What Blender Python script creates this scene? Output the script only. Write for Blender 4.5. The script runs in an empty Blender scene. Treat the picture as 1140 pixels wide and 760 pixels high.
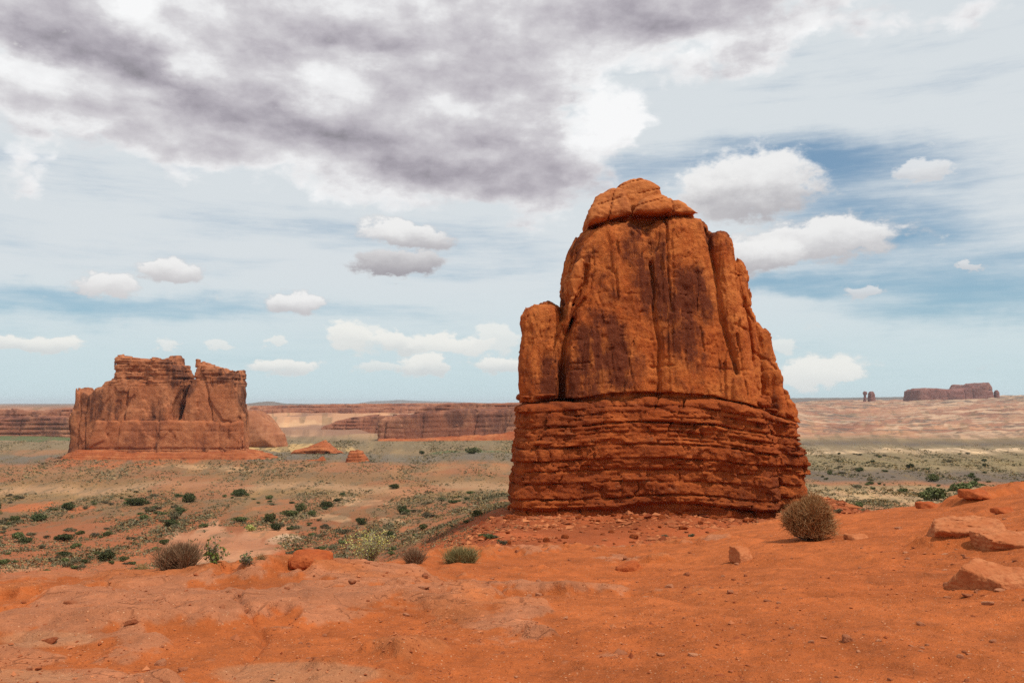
import bpy, math, random
import numpy as np
import openvdb
from concurrent.futures import ThreadPoolExecutor
from math import radians as R
from mathutils import Vector

random.seed(7)
rng = np.random.default_rng(11)
sc = bpy.context.scene
col = sc.collection

# ------------------------------------------------------------------ camera
FPX = 1000.0                       # focal length in pixels of the 1140 px wide photograph
HOR = 448.0                        # row of the horizon
PITCH = math.atan((HOR - 380.0) / FPX)
cam = bpy.data.cameras.new('camera')
cam.sensor_width = 36.0
cam.lens = 36.0 * FPX / 1140.0
cam.clip_start = 0.1
cam.clip_end = 120000.0
camo = bpy.data.objects.new('camera', cam)
camo.rotation_euler = (math.pi / 2 + PITCH, 0, 0)
col.objects.link(camo)
sc.camera = camo

# ------------------------------------------------------------------ light, exposure
SUN_EL, SUN_AZ = R(61), R(125)     # azimuth measured from +Y (view direction) clockwise: right and a little behind
SKY_STRENGTH = 0.10
sun = bpy.data.lights.new('sun', 'SUN')
sun.energy = 3.6
sun.angle = R(0.53)
sun.color = (1.0, 0.95, 0.87)
suno = bpy.data.objects.new('sun', sun)
sdir = Vector((math.sin(SUN_AZ) * math.cos(SUN_EL), math.cos(SUN_AZ) * math.cos(SUN_EL), math.sin(SUN_EL)))
suno.rotation_euler = sdir.to_track_quat('Z', 'Y').to_euler()
suno.location = (40, -60, 80)
col.objects.link(suno)
sc.view_settings.view_transform = 'Standard'
sc.view_settings.look = 'None'
sc.view_settings.exposure = 0.0
sc.view_settings.gamma = 1.0
sc.view_settings.use_curve_mapping = False
sc.render.engine = 'CYCLES'
sc.cycles.max_bounces = 5
sc.cycles.diffuse_bounces = 3
sc.cycles.volume_bounces = 0
sc.cycles.use_adaptive_sampling = False
sc.cycles.use_denoising = False
sc.cycles.denoiser = 'OPENIMAGEDENOISE'
sc.cycles.denoising_input_passes = 'RGB_ALBEDO_NORMAL'
sc.cycles.denoising_prefilter = 'ACCURATE'
sc.cycles.sample_clamp_indirect = 4.0


def P(px, py, Y):
    """point seen at photograph pixel (px, py) at depth Y"""
    x = (px - 570.0) / FPX
    v = (380.0 - py) / FPX
    fy = math.cos(PITCH) - v * math.sin(PITCH)
    fz = math.sin(PITCH) + v * math.cos(PITCH)
    return np.array((x / fy * Y, Y, fz / fy * Y))


# ------------------------------------------------------------------ node helpers
class NT:
    def __init__(s, tree):
        s.t = tree
        s.n = tree.nodes
        s.l = tree.links

    def new(s, typ, **kw):
        n = s.n.new(typ)
        for k, v in kw.items():
            setattr(n, k, v)
        return n

    def put(s, sock, v):
        if isinstance(v, bpy.types.NodeSocket):
            s.l.new(v, sock)
        elif v is not None:
            try:
                sock.default_value = v
            except Exception:
                sock.default_value = (*v, 1.0) if len(v) == 3 else v[:3]

    def m(s, op, a, b=None, c=None, clamp=False):
        n = s.new('ShaderNodeMath', operation=op, use_clamp=clamp)
        s.put(n.inputs[0], a)
        if b is not None: s.put(n.inputs[1], b)
        if c is not None: s.put(n.inputs[2], c)
        return n.outputs[0]

    def noise(s, vec, scale, detail=4.0, rough=0.55, dist=0.0, lac=2.0):
        n = s.new('ShaderNodeTexNoise')
        s.put(n.inputs['Vector'], vec)
        n.inputs['Scale'].default_value = scale
        n.inputs['Detail'].default_value = detail
        n.inputs['Roughness'].default_value = rough
        n.inputs['Lacunarity'].default_value = lac
        n.inputs['Distortion'].default_value = dist
        return n.outputs['Fac']

    def voro(s, vec, scale, feature='F1'):
        n = s.new('ShaderNodeTexVoronoi', feature=feature)
        s.put(n.inputs['Vector'], vec)
        n.inputs['Scale'].default_value = scale
        return n

    def rng(s, v, a, b, c=0.0, d=1.0, smooth=True):
        n = s.new('ShaderNodeMapRange', interpolation_type='SMOOTHSTEP' if smooth else 'LINEAR', clamp=not smooth)
        s.put(n.inputs[0], v)
        for i, x in enumerate((a, b, c, d)):
            s.put(n.inputs[i + 1], x)
        return n.outputs[0]

    def mix(s, f, a, b, blend='MIX'):
        n = s.new('ShaderNodeMix', data_type='RGBA', blend_type=blend)
        s.put(n.inputs[0], f)
        s.put(n.inputs[6], a)
        s.put(n.inputs[7], b)
        return n.outputs[2]

    def scale(s, vec, sx, sy, sz, loc=(0, 0, 0), rot=(0, 0, 0)):
        n = s.new('ShaderNodeMapping')
        s.put(n.inputs[0], vec)
        n.inputs['Location'].default_value = loc
        n.inputs['Rotation'].default_value = rot
        n.inputs['Scale'].default_value = (sx, sy, sz)
        return n.outputs[0]

    def bump(s, h, strength, dist, normal=None):
        n = s.new('ShaderNodeBump')
        n.inputs['Strength'].default_value = strength
        n.inputs['Distance'].default_value = dist
        s.put(n.inputs['Height'], h)
        if normal is not None: s.put(n.inputs['Normal'], normal)
        return n.outputs[0]


def new_mat(name):
    m = bpy.data.materials.new(name)
    m.use_nodes = True
    m.node_tree.nodes.clear()
    t = NT(m.node_tree)
    out = t.new('ShaderNodeOutputMaterial')
    b = t.new('ShaderNodeBsdfPrincipled')
    b.inputs['Roughness'].default_value = 0.95
    b.inputs['Specular IOR Level'].default_value = 0.1
    t.l.new(b.outputs[0], out.inputs[0])
    return m, t, b


# ------------------------------------------------------------------ sky
def build_world():
    w = bpy.data.worlds.new('World')
    sc.world = w
    w.use_nodes = True
    w.node_tree.nodes.clear()
    t = NT(w.node_tree)
    out = t.new('ShaderNodeOutputWorld')
    bg = t.new('ShaderNodeBackground')
    bg.inputs[1].default_value = SKY_STRENGTH
    t.l.new(bg.outputs[0], out.inputs[0])
    sky = t.new('ShaderNodeTexSky', sky_type='NISHITA')
    sky.sun_disc = False
    sky.sun_elevation = SUN_EL
    sky.sun_rotation = SUN_AZ
    sky.altitude = 1500
    sky.dust_density = 1.0
    tc = t.new('ShaderNodeTexCoord')
    sep = t.new('ShaderNodeSeparateXYZ')
    t.l.new(tc.outputs['Generated'], sep.inputs[0])
    t.l.new(tc.outputs['Generated'], sky.inputs[0])
    x, y, z = sep.outputs
    A = t.m('MULTIPLY', t.m('ARCTAN2', x, y), 1.0)
    E = t.m('ARCSINE', z)
    cmb = t.new('ShaderNodeCombineXYZ')
    t.l.new(A, cmb.inputs[0]); t.l.new(E, cmb.inputs[1])
    Q = cmb.outputs[0]
    # domain warp, so that cloud edges are ragged
    wx = t.noise(t.scale(Q, 9, 16, 1), 1.0, 7, .6)
    wy = t.noise(t.scale(Q, 9, 16, 1, loc=(5.2, 1.3, 0)), 1.0, 7, .6)
    cw = t.new('ShaderNodeCombineXYZ')
    t.l.new(t.m('MULTIPLY_ADD', wx, .10, t.m('SUBTRACT', A, .05)), cw.inputs[0])
    t.l.new(t.m('MULTIPLY_ADD', wy, .055, t.m('SUBTRACT', E, .0275)), cw.inputs[1])
    QW = cw.outputs[0]

    def ae(px, py):
        v = P(px, py, 1.0)
        v = v / np.linalg.norm(v)
        return math.atan2(v[0], v[1]), math.asin(v[2])

    def blob(px, py, rx, ry, rot=0, src=None):
        mp = t.new('ShaderNodeMapping', vector_type='TEXTURE')
        a, e = ae(px, py)
        q = src or QW
        if chain[0] is not None:          # tie each blob to the one before: keeps the shader within Cycles' stack
            vm = t.new('ShaderNodeVectorMath', operation='MULTIPLY_ADD')
            t.put(vm.inputs[0], chain[0]); vm.inputs[1].default_value = (1e-7, 1e-7, 0); t.put(vm.inputs[2], q)
            q = vm.outputs[0]
        t.put(mp.inputs[0], q)
        mp.inputs['Location'].default_value = (a, e, 0)
        mp.inputs['Rotation'].default_value = (0, 0, R(rot))
        mp.inputs['Scale'].default_value = (rx / 1000., ry / 1000., 1)
        ln = t.new('ShaderNodeVectorMath', operation='LENGTH')
        t.l.new(mp.outputs[0], ln.inputs[0])
        return t.rng(ln.outputs['Value'], 0.0, 1.0, 1.0, 0.0)

    # finer wobble for the small clouds
    fx = t.noise(t.scale(Q, 30, 52, 1, loc=(2, 7, 0)), 1.0, 6, .62)
    fy = t.noise(t.scale(Q, 30, 52, 1, loc=(9, 3, 0)), 1.0, 6, .62)
    cp = t.new('ShaderNodeCombineXYZ')
    t.l.new(t.m('MULTIPLY_ADD', fx, .066, t.m('SUBTRACT', A, .033)), cp.inputs[0])
    t.l.new(t.m('MULTIPLY_ADD', fy, .034, t.m('SUBTRACT', E, .017)), cp.inputs[1])
    QP = cp.outputs[0]
    chain = [None]

    def total(lst, src=None):
        s = None
        for b in lst:
            v = t.m('MULTIPLY', blob(*b[:4], b[4] if len(b) > 4 else 0, src), b[5] if len(b) > 5 else 1.0)
            s = v if s is None else t.m('ADD', s, v)
            chain[0] = s
        return s

    # ---- thin high veil of cirrus with the blue gaps
    st = t.noise(t.scale(Q, 3.6, 30, 1, rot=(0, 0, R(-3))), 1.0, 8, 0.66)
    st2 = t.noise(t.scale(Q, 7, 15, 1, loc=(3, 1, 0)), 1.0, 6, 0.55)
    gaps = total([(955, 208, 230, 66, 4, .46), (870, 172, 210, 48, 0, .5), (1020, 305, 280, 56, 0, .62), (1090, 345, 190, 38, 0, .6),
                  (90, 338, 240, 30, -2, .7), (330, 345, 180, 22, 0, .30), (1000, 255, 190, 30, 0, .5), (860, 320, 110, 22, 4, .45),
                  (560, 290, 160, 40, 0, .22), (330, 250, 260, 40, 0, .2), (700, 200, 90, 50, 0, .3)])
    veil = t.m('ADD', t.m('MULTIPLY_ADD', st, 1.5, -.17), t.m('MULTIPLY_ADD', st2, 0.55, -.17))
    veil = t.m('SUBTRACT', veil, gaps)
    veil = t.rng(veil, -0.14, 0.72, 0.0, 0.95)
    low = t.rng(E, 0.0, 0.16, 1.0, 0.0)
    skyc = t.mix(0.65, sky.outputs[0], t.mix(t.rng(E, .04, .26), (3.0, 5.1, 6.1, 1), (2.1, 3.6, 5.1, 1)))
    veilc = t.mix(low, (7.1, 7.55, 7.8, 1), (6.0, 7.3, 7.6, 1))
    c = t.mix(veil, skyc, veilc)
    # pale lower air
    c = t.mix(t.m('MULTIPLY', t.rng(E, -0.02, 0.09, 1.0, 0.0), 0.45), c, (5.6, 7.0, 7.4, 1))

    # ---- cumulus sheets: where they are, and where their bases are dark
    f1 = t.noise(t.scale(Q, 6.0, 11.0, 1, loc=(.3, .7, 0)), 1.0, 9, 0.60)
    f1b = t.noise(t.scale(Q, 6.0, 11.0, 1, loc=(.3 - .07, .7 - .20, 0)), 1.0, 9, 0.60)
    fine = t.noise(t.scale(Q, 26, 40, 1), 1.0, 6, 0.62)
    vb = t.new('ShaderNodeTexVoronoi', feature='SMOOTH_F1')
    t.put(vb.inputs['Vector'], t.scale(QW, 13, 21, 0))
    vb.voronoi_dimensions = '2D'
    vb.inputs['Scale'].default_value = 1.0; vb.inputs['Detail'].default_value = 3.0; vb.inputs['Roughness'].default_value = .55; vb.inputs['Smoothness'].default_value = .35
    bil_ = t.m('SUBTRACT', .45, vb.outputs['Distance'])      # rounded billows
    cover = total([(60, 60, 330, 150, 0, 1.5), (330, 60, 380, 175, -8, 1.7), (560, 90, 280, 170, 0, 1.7), (130, 140, 220, 70, -6, .9),
                   (420, 175, 330, 75, -9, 1.3), (600, 185, 160, 62, -2, 1.2), (690, 150, 60, 60, 0, .9), (750, 15, 260, 66, 0, 1.75), (830, 62, 90, 40, 8, 1.2), (1000, 8, 280, 46, 0, .55), (760, 90, 130, 40, 0, .4),
                   (640, 20, 150, 80, 0, .8), (1010, 20, 220, 40, 0, .45), (930, -60, 300, 80, 0, .9), (200, -80, 500, 120, 0, 1.5), (600, -80, 400, 120, 0, 1.5),
                   (50, 205, 130, 40, -8, .75), (470, 250, 130, 34, -10, .72), (600, 235, 90, 40, 0, .65), (420, 215, 120, 30, -8, .5)])
    cover = t.m('ADD', cover, t.m('MULTIPLY', t.m('SUBTRACT', f1, .5), 2.1))
    cover = t.m('ADD', cover, t.m('MULTIPLY', t.m('SUBTRACT', fine, .5), .8))
    cover = t.m('ADD', cover, t.m('MULTIPLY', bil_, .9))
    back = t.rng(y, 0.35, -0.3, 0.0, 0.95)
    cover = t.m('ADD', cover, t.m('MULTIPLY', back, t.rng(f1, .35, .6, 0.0, 0.9)))
    cm = t.rng(cover, 0.28, 1.0, 0.0, 1.0)
    dark = total([(60, 30, 190, 62, -4, .95), (170, 95, 230, 45, -14, .85), (320, 70, 150, 75, 0, .5), (450, 45, 200, 40, -2, .42), (120, 150, 200, 34, -5, .55),
                  (400, 165, 260, 34, -12, .75), (580, 185, 210, 52, -4, .95), (500, 130, 170, 60, -10, .50), (740, 20, 170, 36, -2, 1.0),
                  (835, 62, 62, 24, 10, .8), (580, 90, 90, 45, 0, .35), (1000, 0, 120, 14, 0, .5), (300, 125, 160, 40, -8, .45)])
    bright = total([(150, 20, 45, 40, 0, .8), (215, 75, 70, 30, -30, .55), (55, 80, 120, 24, -6, .6), (355, 95, 75, 34, 0, .55), (400, 60, 110, 16, -4, .4),
                    (680, 130, 70, 55, 20, .95), (500, 118, 60, 26, 0, .4), (70, 128, 90, 16, 0, .35), (175, 105, 40, 18, 0, .45), (530, 168, 60, 14, 0, .4)])
    dk = t.m('SUBTRACT', t.m('MULTIPLY', dark, .70), t.m('MULTIPLY', bright, 1.6))
    dk = t.m('ADD', dk, t.rng(cover, .5, 1.7, -.10, .40))
    dk = t.m('SUBTRACT', dk, t.m('MULTIPLY', bil_, .5))
    dk = t.m('ADD', dk, t.m('MULTIPLY', t.m('SUBTRACT', f1, f1b), 1.9))
    dk = t.m('ADD', dk, t.m('MULTIPLY', t.m('SUBTRACT', fine, .5), .9))
    dk = t.m('ADD', dk, t.m('MULTIPLY', t.m('SUBTRACT', f1, .5), .8))
    lo_ = t.noise(t.scale(Q, 3.0, 15, 1, loc=(1.7, 2.2, 0), rot=(0, 0, R(12))), 1.0, 6, .5)
    dk = t.m('ADD', dk, t.m('MULTIPLY', t.m('SUBTRACT', lo_, .5), 1.6))
    ramp = t.new('ShaderNodeValToRGB')
    t.put(ramp.inputs[0], t.m('MULTIPLY_ADD', dk, .42, .155))
    cr = ramp.color_ramp
    cr.elements[0].position = 0.0; cr.elements[0].color = (.94, .945, .95, 1)
    cr.elements[1].position = 1.0; cr.elements[1].color = (.27, .255, .285, 1)
    for p_, c_ in ((.22, (.83, .83, .84, 1)), (.40, (.66, .645, .67, 1)), (.62, (.515, .49, .53, 1)), (.82, (.385, .36, .405, 1))):
        e_ = cr.elements.new(p_); e_.color = c_
    cl = t.mix(1.0, ramp.outputs[0], (10, 10, 10, 1), 'MULTIPLY')
    c = t.mix(cm, c, cl)

    # ---- separate small cumulus puffs (cx, cy, half width, half height, rotation, greyness of the base)
    puffs = [(800, 215, 60, 34, 0, .3), (838, 206, 84, 40, 0, .52), (905, 268, 112, 24, 3, .42), (842, 286, 70, 20, 6, .55), (1030, 190, 29, 12, 0, .3), (443, 294, 62, 15, 4, 1.1), (455, 262, 66, 15, -8, .5), (190, 301, 36, 13, 0, .35),
             (122, 317, 38, 13, 0, .2), (330, 338, 40, 12, 0, .35), (1078, 294, 17, 6, 0, .1), (962, 325, 26, 8, 0, .2),
             (388, 373, 34, 19, -6, .15), (420, 377, 26, 13, 0, .2), (450, 381, 50, 12, -4, .3), (505, 384, 60, 12, -3, .1), (552, 377, 30, 18, 0, .05), (318, 408, 42, 9, 0, .35), (470, 406, 34, 13, 0, .4), (420, 408, 30, 9, 0, .4), (560, 406, 45, 10, 0, .4),
             (186, 384, 16, 9, 0, .05), (248, 384, 14, 8, 0, .05), (40, 383, 60, 9, 3, .35), (905, 415, 58, 17, 8, .05), (872, 384, 24, 11, 0, .0), (310, 382, 20, 6, 0, .1)]
    for high in (True, False):
        M_ = S_ = None
        for (px, py, rx, ry, rot, g) in puffs:
            if (py < 360) != high: continue
            d = t.m('MULTIPLY_ADD', fine, 1.1, t.m('SUBTRACT', blob(px, py, rx * 1.35, ry * 1.55, rot, QP), .55))
            msk = t.rng(d, .16, .52, 0.0, 0.95 if rx > 30 else .7)
            a0, e0 = ae(px, py)
            sh = t.rng(t.m('MULTIPLY_ADD', fy, ry / 700., E), e0 + ry / 1000. * (1.35 if g < .6 else 2.6), e0 - ry / 1000. * .15, 0.0, max(0, min(1, .25 + g)))
            if M_ is None:
                M_, S_ = msk, sh
            else:
                S_ = t.m('MULTIPLY_ADD', msk, t.m('SUBTRACT', sh, S_), S_)
                M_ = t.m('MAXIMUM', M_, msk)
            chain[0] = t.m('ADD', M_, S_)
        c = t.mix(M_, c, t.mix(S_, (8.9, 8.85, 8.75, 1) if high else (8.8, 8.75, 8.3, 1), (3.5, 3.3, 3.6, 1) if high else (5.0, 5.5, 5.8, 1)))
    # below the horizon: ground-coloured
    c = t.mix(t.rng(E, -0.06, -0.02, 1.0, 0.0), c, (2.2, 1.6, 1.2, 1))
    t.put(bg.inputs[0], c)
    w.cycles.sampling_method = 'MANUAL'
    w.cycles.sample_map_resolution = 512


build_world()

# ------------------------------------------------------------------ numpy noise
_perm = np.random.default_rng(5).permutation(256).astype(np.int32)
_perm = np.concatenate([_perm, _perm, _perm])
_g = np.random.default_rng(6).normal(size=(256, 3)).astype(np.float32)
_g /= np.linalg.norm(_g, axis=1, keepdims=True)


_gx, _gy, _gz = (np.ascontiguousarray(_g[:, i]) for i in range(3))
_pool = ThreadPoolExecutor(4)


def _perlin_part(x, y, z):
    xi = np.floor(x); yi = np.floor(y); zi = np.floor(z)
    fx = x - xi; fy = y - yi; fz = z - zi
    xi = xi.astype(np.int32) & 255; yi = yi.astype(np.int32) & 255; zi = zi.astype(np.int32) & 255
    u = fx * fx * fx * (fx * (fx * 6 - 15) + 10)
    v = fy * fy * fy * (fy * (fy * 6 - 15) + 10)
    w = fz * fz * fz * (fz * (fz * 6 - 15) + 10)
    out = np.zeros(x.shape, np.float32)
    for dx in (0, 1):
        hx = _perm.take(xi + dx)
        gx = fx - dx
        wx = u if dx else 1 - u
        for dy in (0, 1):
            hxy = _perm.take(hx + yi + dy)
            gy = fy - dy
            wxy = wx * (v if dy else 1 - v)
            for dz in (0, 1):
                h = _perm.take(hxy + zi + dz)
                out += (_gx.take(h) * gx + _gy.take(h) * gy + _gz.take(h) * (fz - dz)) * wxy * (w if dz else 1 - w)
    return out * 1.5


def perlin(x, y, z=0.0, seed=0):
    x = np.asarray(x, np.float32) + np.float32(seed * 17.31)
    y = np.asarray(y, np.float32) + np.float32(seed * 7.77)
    z = np.asarray(z, np.float32) + np.float32(seed * 3.19)
    x, y, z = np.broadcast_arrays(x, y, z)
    shp = x.shape
    n = x.size
    if n < 20000:
        return _perlin_part(x, y, z)
    x = x.ravel(); y = y.ravel(); z = z.ravel()
    out = np.empty(n, np.float32)

    def job(i):
        out[i:i + 40000] = _perlin_part(x[i:i + 40000], y[i:i + 40000], z[i:i + 40000])

    list(_pool.map(job, range(0, n, 40000)))
    return out.reshape(shp)


def fbm(x, y, z=0.0, oct=4, seed=0, gain=0.5, lac=2.03):
    s = 0.0; a = 1.0; f = 1.0
    for i in range(oct):
        s = s + a * perlin(np.asarray(x) * f, np.asarray(y) * f, np.asarray(z) * f, seed + i * 3)
        a *= gain; f *= lac
    return s


def sstep(x, a, b):
    t = np.clip((x - a) / (b - a), 0, 1)
    return t * t * (3 - 2 * t)


def hash01(i, j=0, k=0):
    h = (np.asarray(i, np.int64) * 73856093) ^ (np.asarray(j, np.int64) * 19349663) ^ (np.asarray(k, np.int64) * 83492791)
    h = (h ^ (h >> 13)) * 1274126177
    h = (h ^ (h >> 16)) & 0xFFFFFF
    return h.astype(np.float32) / np.float32(0xFFFFFF)


# ------------------------------------------------------------------ object helpers
def add_obj(name, mesh, parent=None):
    o = bpy.data.objects.new(name, mesh)
    col.objects.link(o)
    if parent is not None: o.parent = parent
    return o


def tag(o, label=None, cat=None, group=None, kind=None):
    if label: o['label'] = label
    if cat: o['category'] = cat
    if group: o['group'] = group
    if kind: o['kind'] = kind
    return o


def thing(name, loc, label, cat, group=None):
    o = bpy.data.objects.new(name, None)
    o.empty_display_size = 0.2
    o.location = [float(v) for v in loc]
    col.objects.link(o)
    return tag(o, label, cat, group)


def np_mesh(name, V, F, mat, smooth=True, attrs=None):
    """V (n,3); F (m,k) with k 3 or 4"""
    V = np.asarray(V, np.float32); F = np.asarray(F, np.int32)
    me = bpy.data.meshes.new(name)
    k = F.shape[1]
    me.vertices.add(len(V)); me.loops.add(F.size); me.polygons.add(len(F))
    me.vertices.foreach_set('co', V.ravel())
    me.loops.foreach_set('vertex_index', F.ravel())
    me.polygons.foreach_set('loop_start', np.arange(0, F.size, k, dtype=np.int32))
    me.polygons.foreach_set('loop_total', np.full(len(F), k, np.int32))
    me.polygons.foreach_set('use_smooth', np.full(len(F), smooth, bool))
    for an, arr in (attrs or {}).items():
        if arr.ndim == 2:
            at = me.attributes.new(an, 'FLOAT_COLOR', 'POINT')
            a4 = np.ones((len(V), 4), np.float32); a4[:, :3] = arr
            at.data.foreach_set('color', a4.ravel())
        else:
            at = me.attributes.new(an, 'FLOAT', 'POINT')
            at.data.foreach_set('value', arr.astype(np.float32))
    me.update()
    me.validate()
    if mat: me.materials.append(mat)
    return me


def tmpl(name, V, F, mat, smooth=True, attrs=None):
    return np_mesh(name, V, F, mat, smooth, attrs)


# ------------------------------------------------------------------ materials
def rock_mat(name, base, light, dark, stain, S=1.0, strata=0.0, stain_amt=0.5, bump=0.5, fine=1.0, pale=0.0):
    """weathered sandstone. S: metres per feature unit (1 = a 30 m butte)"""
    m, t, b = new_mat(name)
    tc = t.new('ShaderNodeTexCoord')
    o = t.scale(tc.outputs['Object'], 1 / S, 1 / S, 1 / S)
    n1 = t.noise(o, 0.22, 6, 0.6)
    n2 = t.noise(o, 1.3, 6, 0.65)
    n3 = t.noise(o, 7.0, 5, 0.7)
    c = t.mix(t.rng(n1, .34, .66), base, light)
    c = t.mix(t.m('MULTIPLY', t.rng(n2, .44, .70), .75), c, dark)
    c = t.mix(t.m('MULTIPLY', t.rng(n3, .50, .74), .55), c, light)
    c = t.mix(t.m('MULTIPLY', t.rng(n3, .46, .28), .5), c, dark)
    if strata > 0:
        sv = t.noise(t.scale(o, .12, .12, 3.2), 1.0, 6, 0.7)
        c = t.mix(t.m('MULTIPLY', t.rng(sv, .48, .62), strata), c, dark)
        c = t.mix(t.m('MULTIPLY', t.rng(sv, .42, .32), strata * .7), c, light)
    if strata > 0:
        sv2 = t.noise(t.scale(o, .04, .04, .62, loc=(2, 5, 8)), 1.0, 4, .6)
        c = t.mix(t.m('MULTIPLY', t.rng(sv2, .50, .60), strata * .55), c, dark)
        c = t.mix(t.m('MULTIPLY', t.rng(sv2, .44, .36), strata * .45), c, light)
    # desert varnish: dark brown patches and run-down streaks
    s1 = t.noise(t.scale(o, .9, .9, .10), 1.0, 6, 0.62)
    s2 = t.noise(t.scale(o, .15, .15, .11, loc=(4, 2, 7)), 1.0, 8, 0.62)
    sm = t.m('MULTIPLY', t.rng(s2, .46, .62), t.rng(s1, .34, .60))
    sm = t.m('ADD', t.m('MULTIPLY', t.m('MULTIPLY', t.rng(s2, .50, .58), t.rng(n2, .28, .58)), .42), sm, clamp=True)
    s3 = t.noise(t.scale(o, .55, .55, .38, loc=(1, 8, 3)), .6, 8, 0.68)
    sm = t.m('MAXIMUM', sm, t.m('MULTIPLY', t.rng(s3, .56, .60), .40))
    c = t.mix(t.m('MULTIPLY', sm, stain_amt), c, stain)
    if pale > 0:
        pv = t.noise(t.scale(o, .5, .5, 1.4, loc=(9, 9, 1)), 1.0, 7, 0.7)
        c = t.mix(t.m('MULTIPLY', t.rng(pv, .60, .70), pale), c, (.52, .30, .17, 1))
    t.put(b.inputs['Base Color'], c)
    h = t.m('ADD', t.m('MULTIPLY', n2, .5), t.m('MULTIPLY', n3, .22))
    h2 = t.noise(o, 24.0, 4, 0.7)
    vo = t.voro(t.scale(o, 1, 1, .8), 2.3, 'DISTANCE_TO_EDGE')
    h = t.m('ADD', h, t.m('MULTIPLY', t.rng(vo.outputs['Distance'], 0, .05), .04))
    h = t.m('ADD', h, t.m('MULTIPLY', h2, .15 * fine))
    t.put(b.inputs['Normal'], t.bump(h, bump, 0.9 * S))
    return m


M_TOWER = rock_mat('red_sandstone_massive', (.43, .100, .022), (.55, .168, .042), (.27, .052, .014), (.145, .036, .015), 1.0, stain_amt=1.0, bump=.75, fine=.5)
M_STRATA = rock_mat('red_sandstone_layered', (.37, .077, .017), (.50, .125, .031), (.22, .040, .011), (.16, .036, .014), 1.0, strata=.6, stain_amt=.6, bump=.85, pale=.25)
M_CAP = rock_mat('orange_cap_sandstone', (.47, .135, .034), (.58, .205, .062), (.28, .068, .018), (.19, .05, .022), 0.8, strata=.35, stain_amt=.4, bump=.5)
M_ORGAN = rock_mat('far_tower_sandstone', (.40, .130, .053), (.50, .195, .088), (.25, .072, .030), (.12, .042, .024), 5.0, strata=.18, stain_amt=.95, bump=.7)
M_ORGANLOW = rock_mat('far_tower_lower_sandstone', (.42, .135, .054), (.51, .195, .086), (.29, .082, .034), (.22, .07, .035), 5.0, strata=.25, stain_amt=.75, bump=.6)
M_TALUSROCK = rock_mat('red_ledge_sandstone', (.40, .105, .036), (.48, .17, .066), (.25, .06, .022), (.20, .05, .02), 4.0, strata=.7, stain_amt=.3, bump=.6)
M_MESA = rock_mat('mesa_sandstone', (.31, .115, .064), (.40, .18, .10), (.19, .062, .038), (.11, .045, .034), 11.0, strata=.55, stain_amt=.75, bump=.5)
M_DOME = rock_mat('dome_sandstone', (.36, .13, .06), (.44, .19, .095), (.25, .08, .038), (.20, .07, .038), 11.0, strata=.3, stain_amt=.4, bump=.4)
M_FAR = rock_mat('distant_sandstone', (.25, .105, .085), (.31, .145, .11), (.17, .070, .060), (.125, .055, .050), 18.0, strata=.4, stain_amt=.6, bump=.5)
M_BOULDER = rock_mat('boulder_sandstone', (.44, .138, .049), (.52, .195, .080), (.34, .088, .030), (.28, .068, .024), 0.10, strata=.3, stain_amt=.35, bump=.5)
M_REDBOULDER = rock_mat('red_boulder_sandstone', (.38, .082, .021), (.45, .115, .033), (.26, .052, .017), (.21, .045, .017), 0.12, strata=.3, stain_amt=.35, bump=.5)


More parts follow.
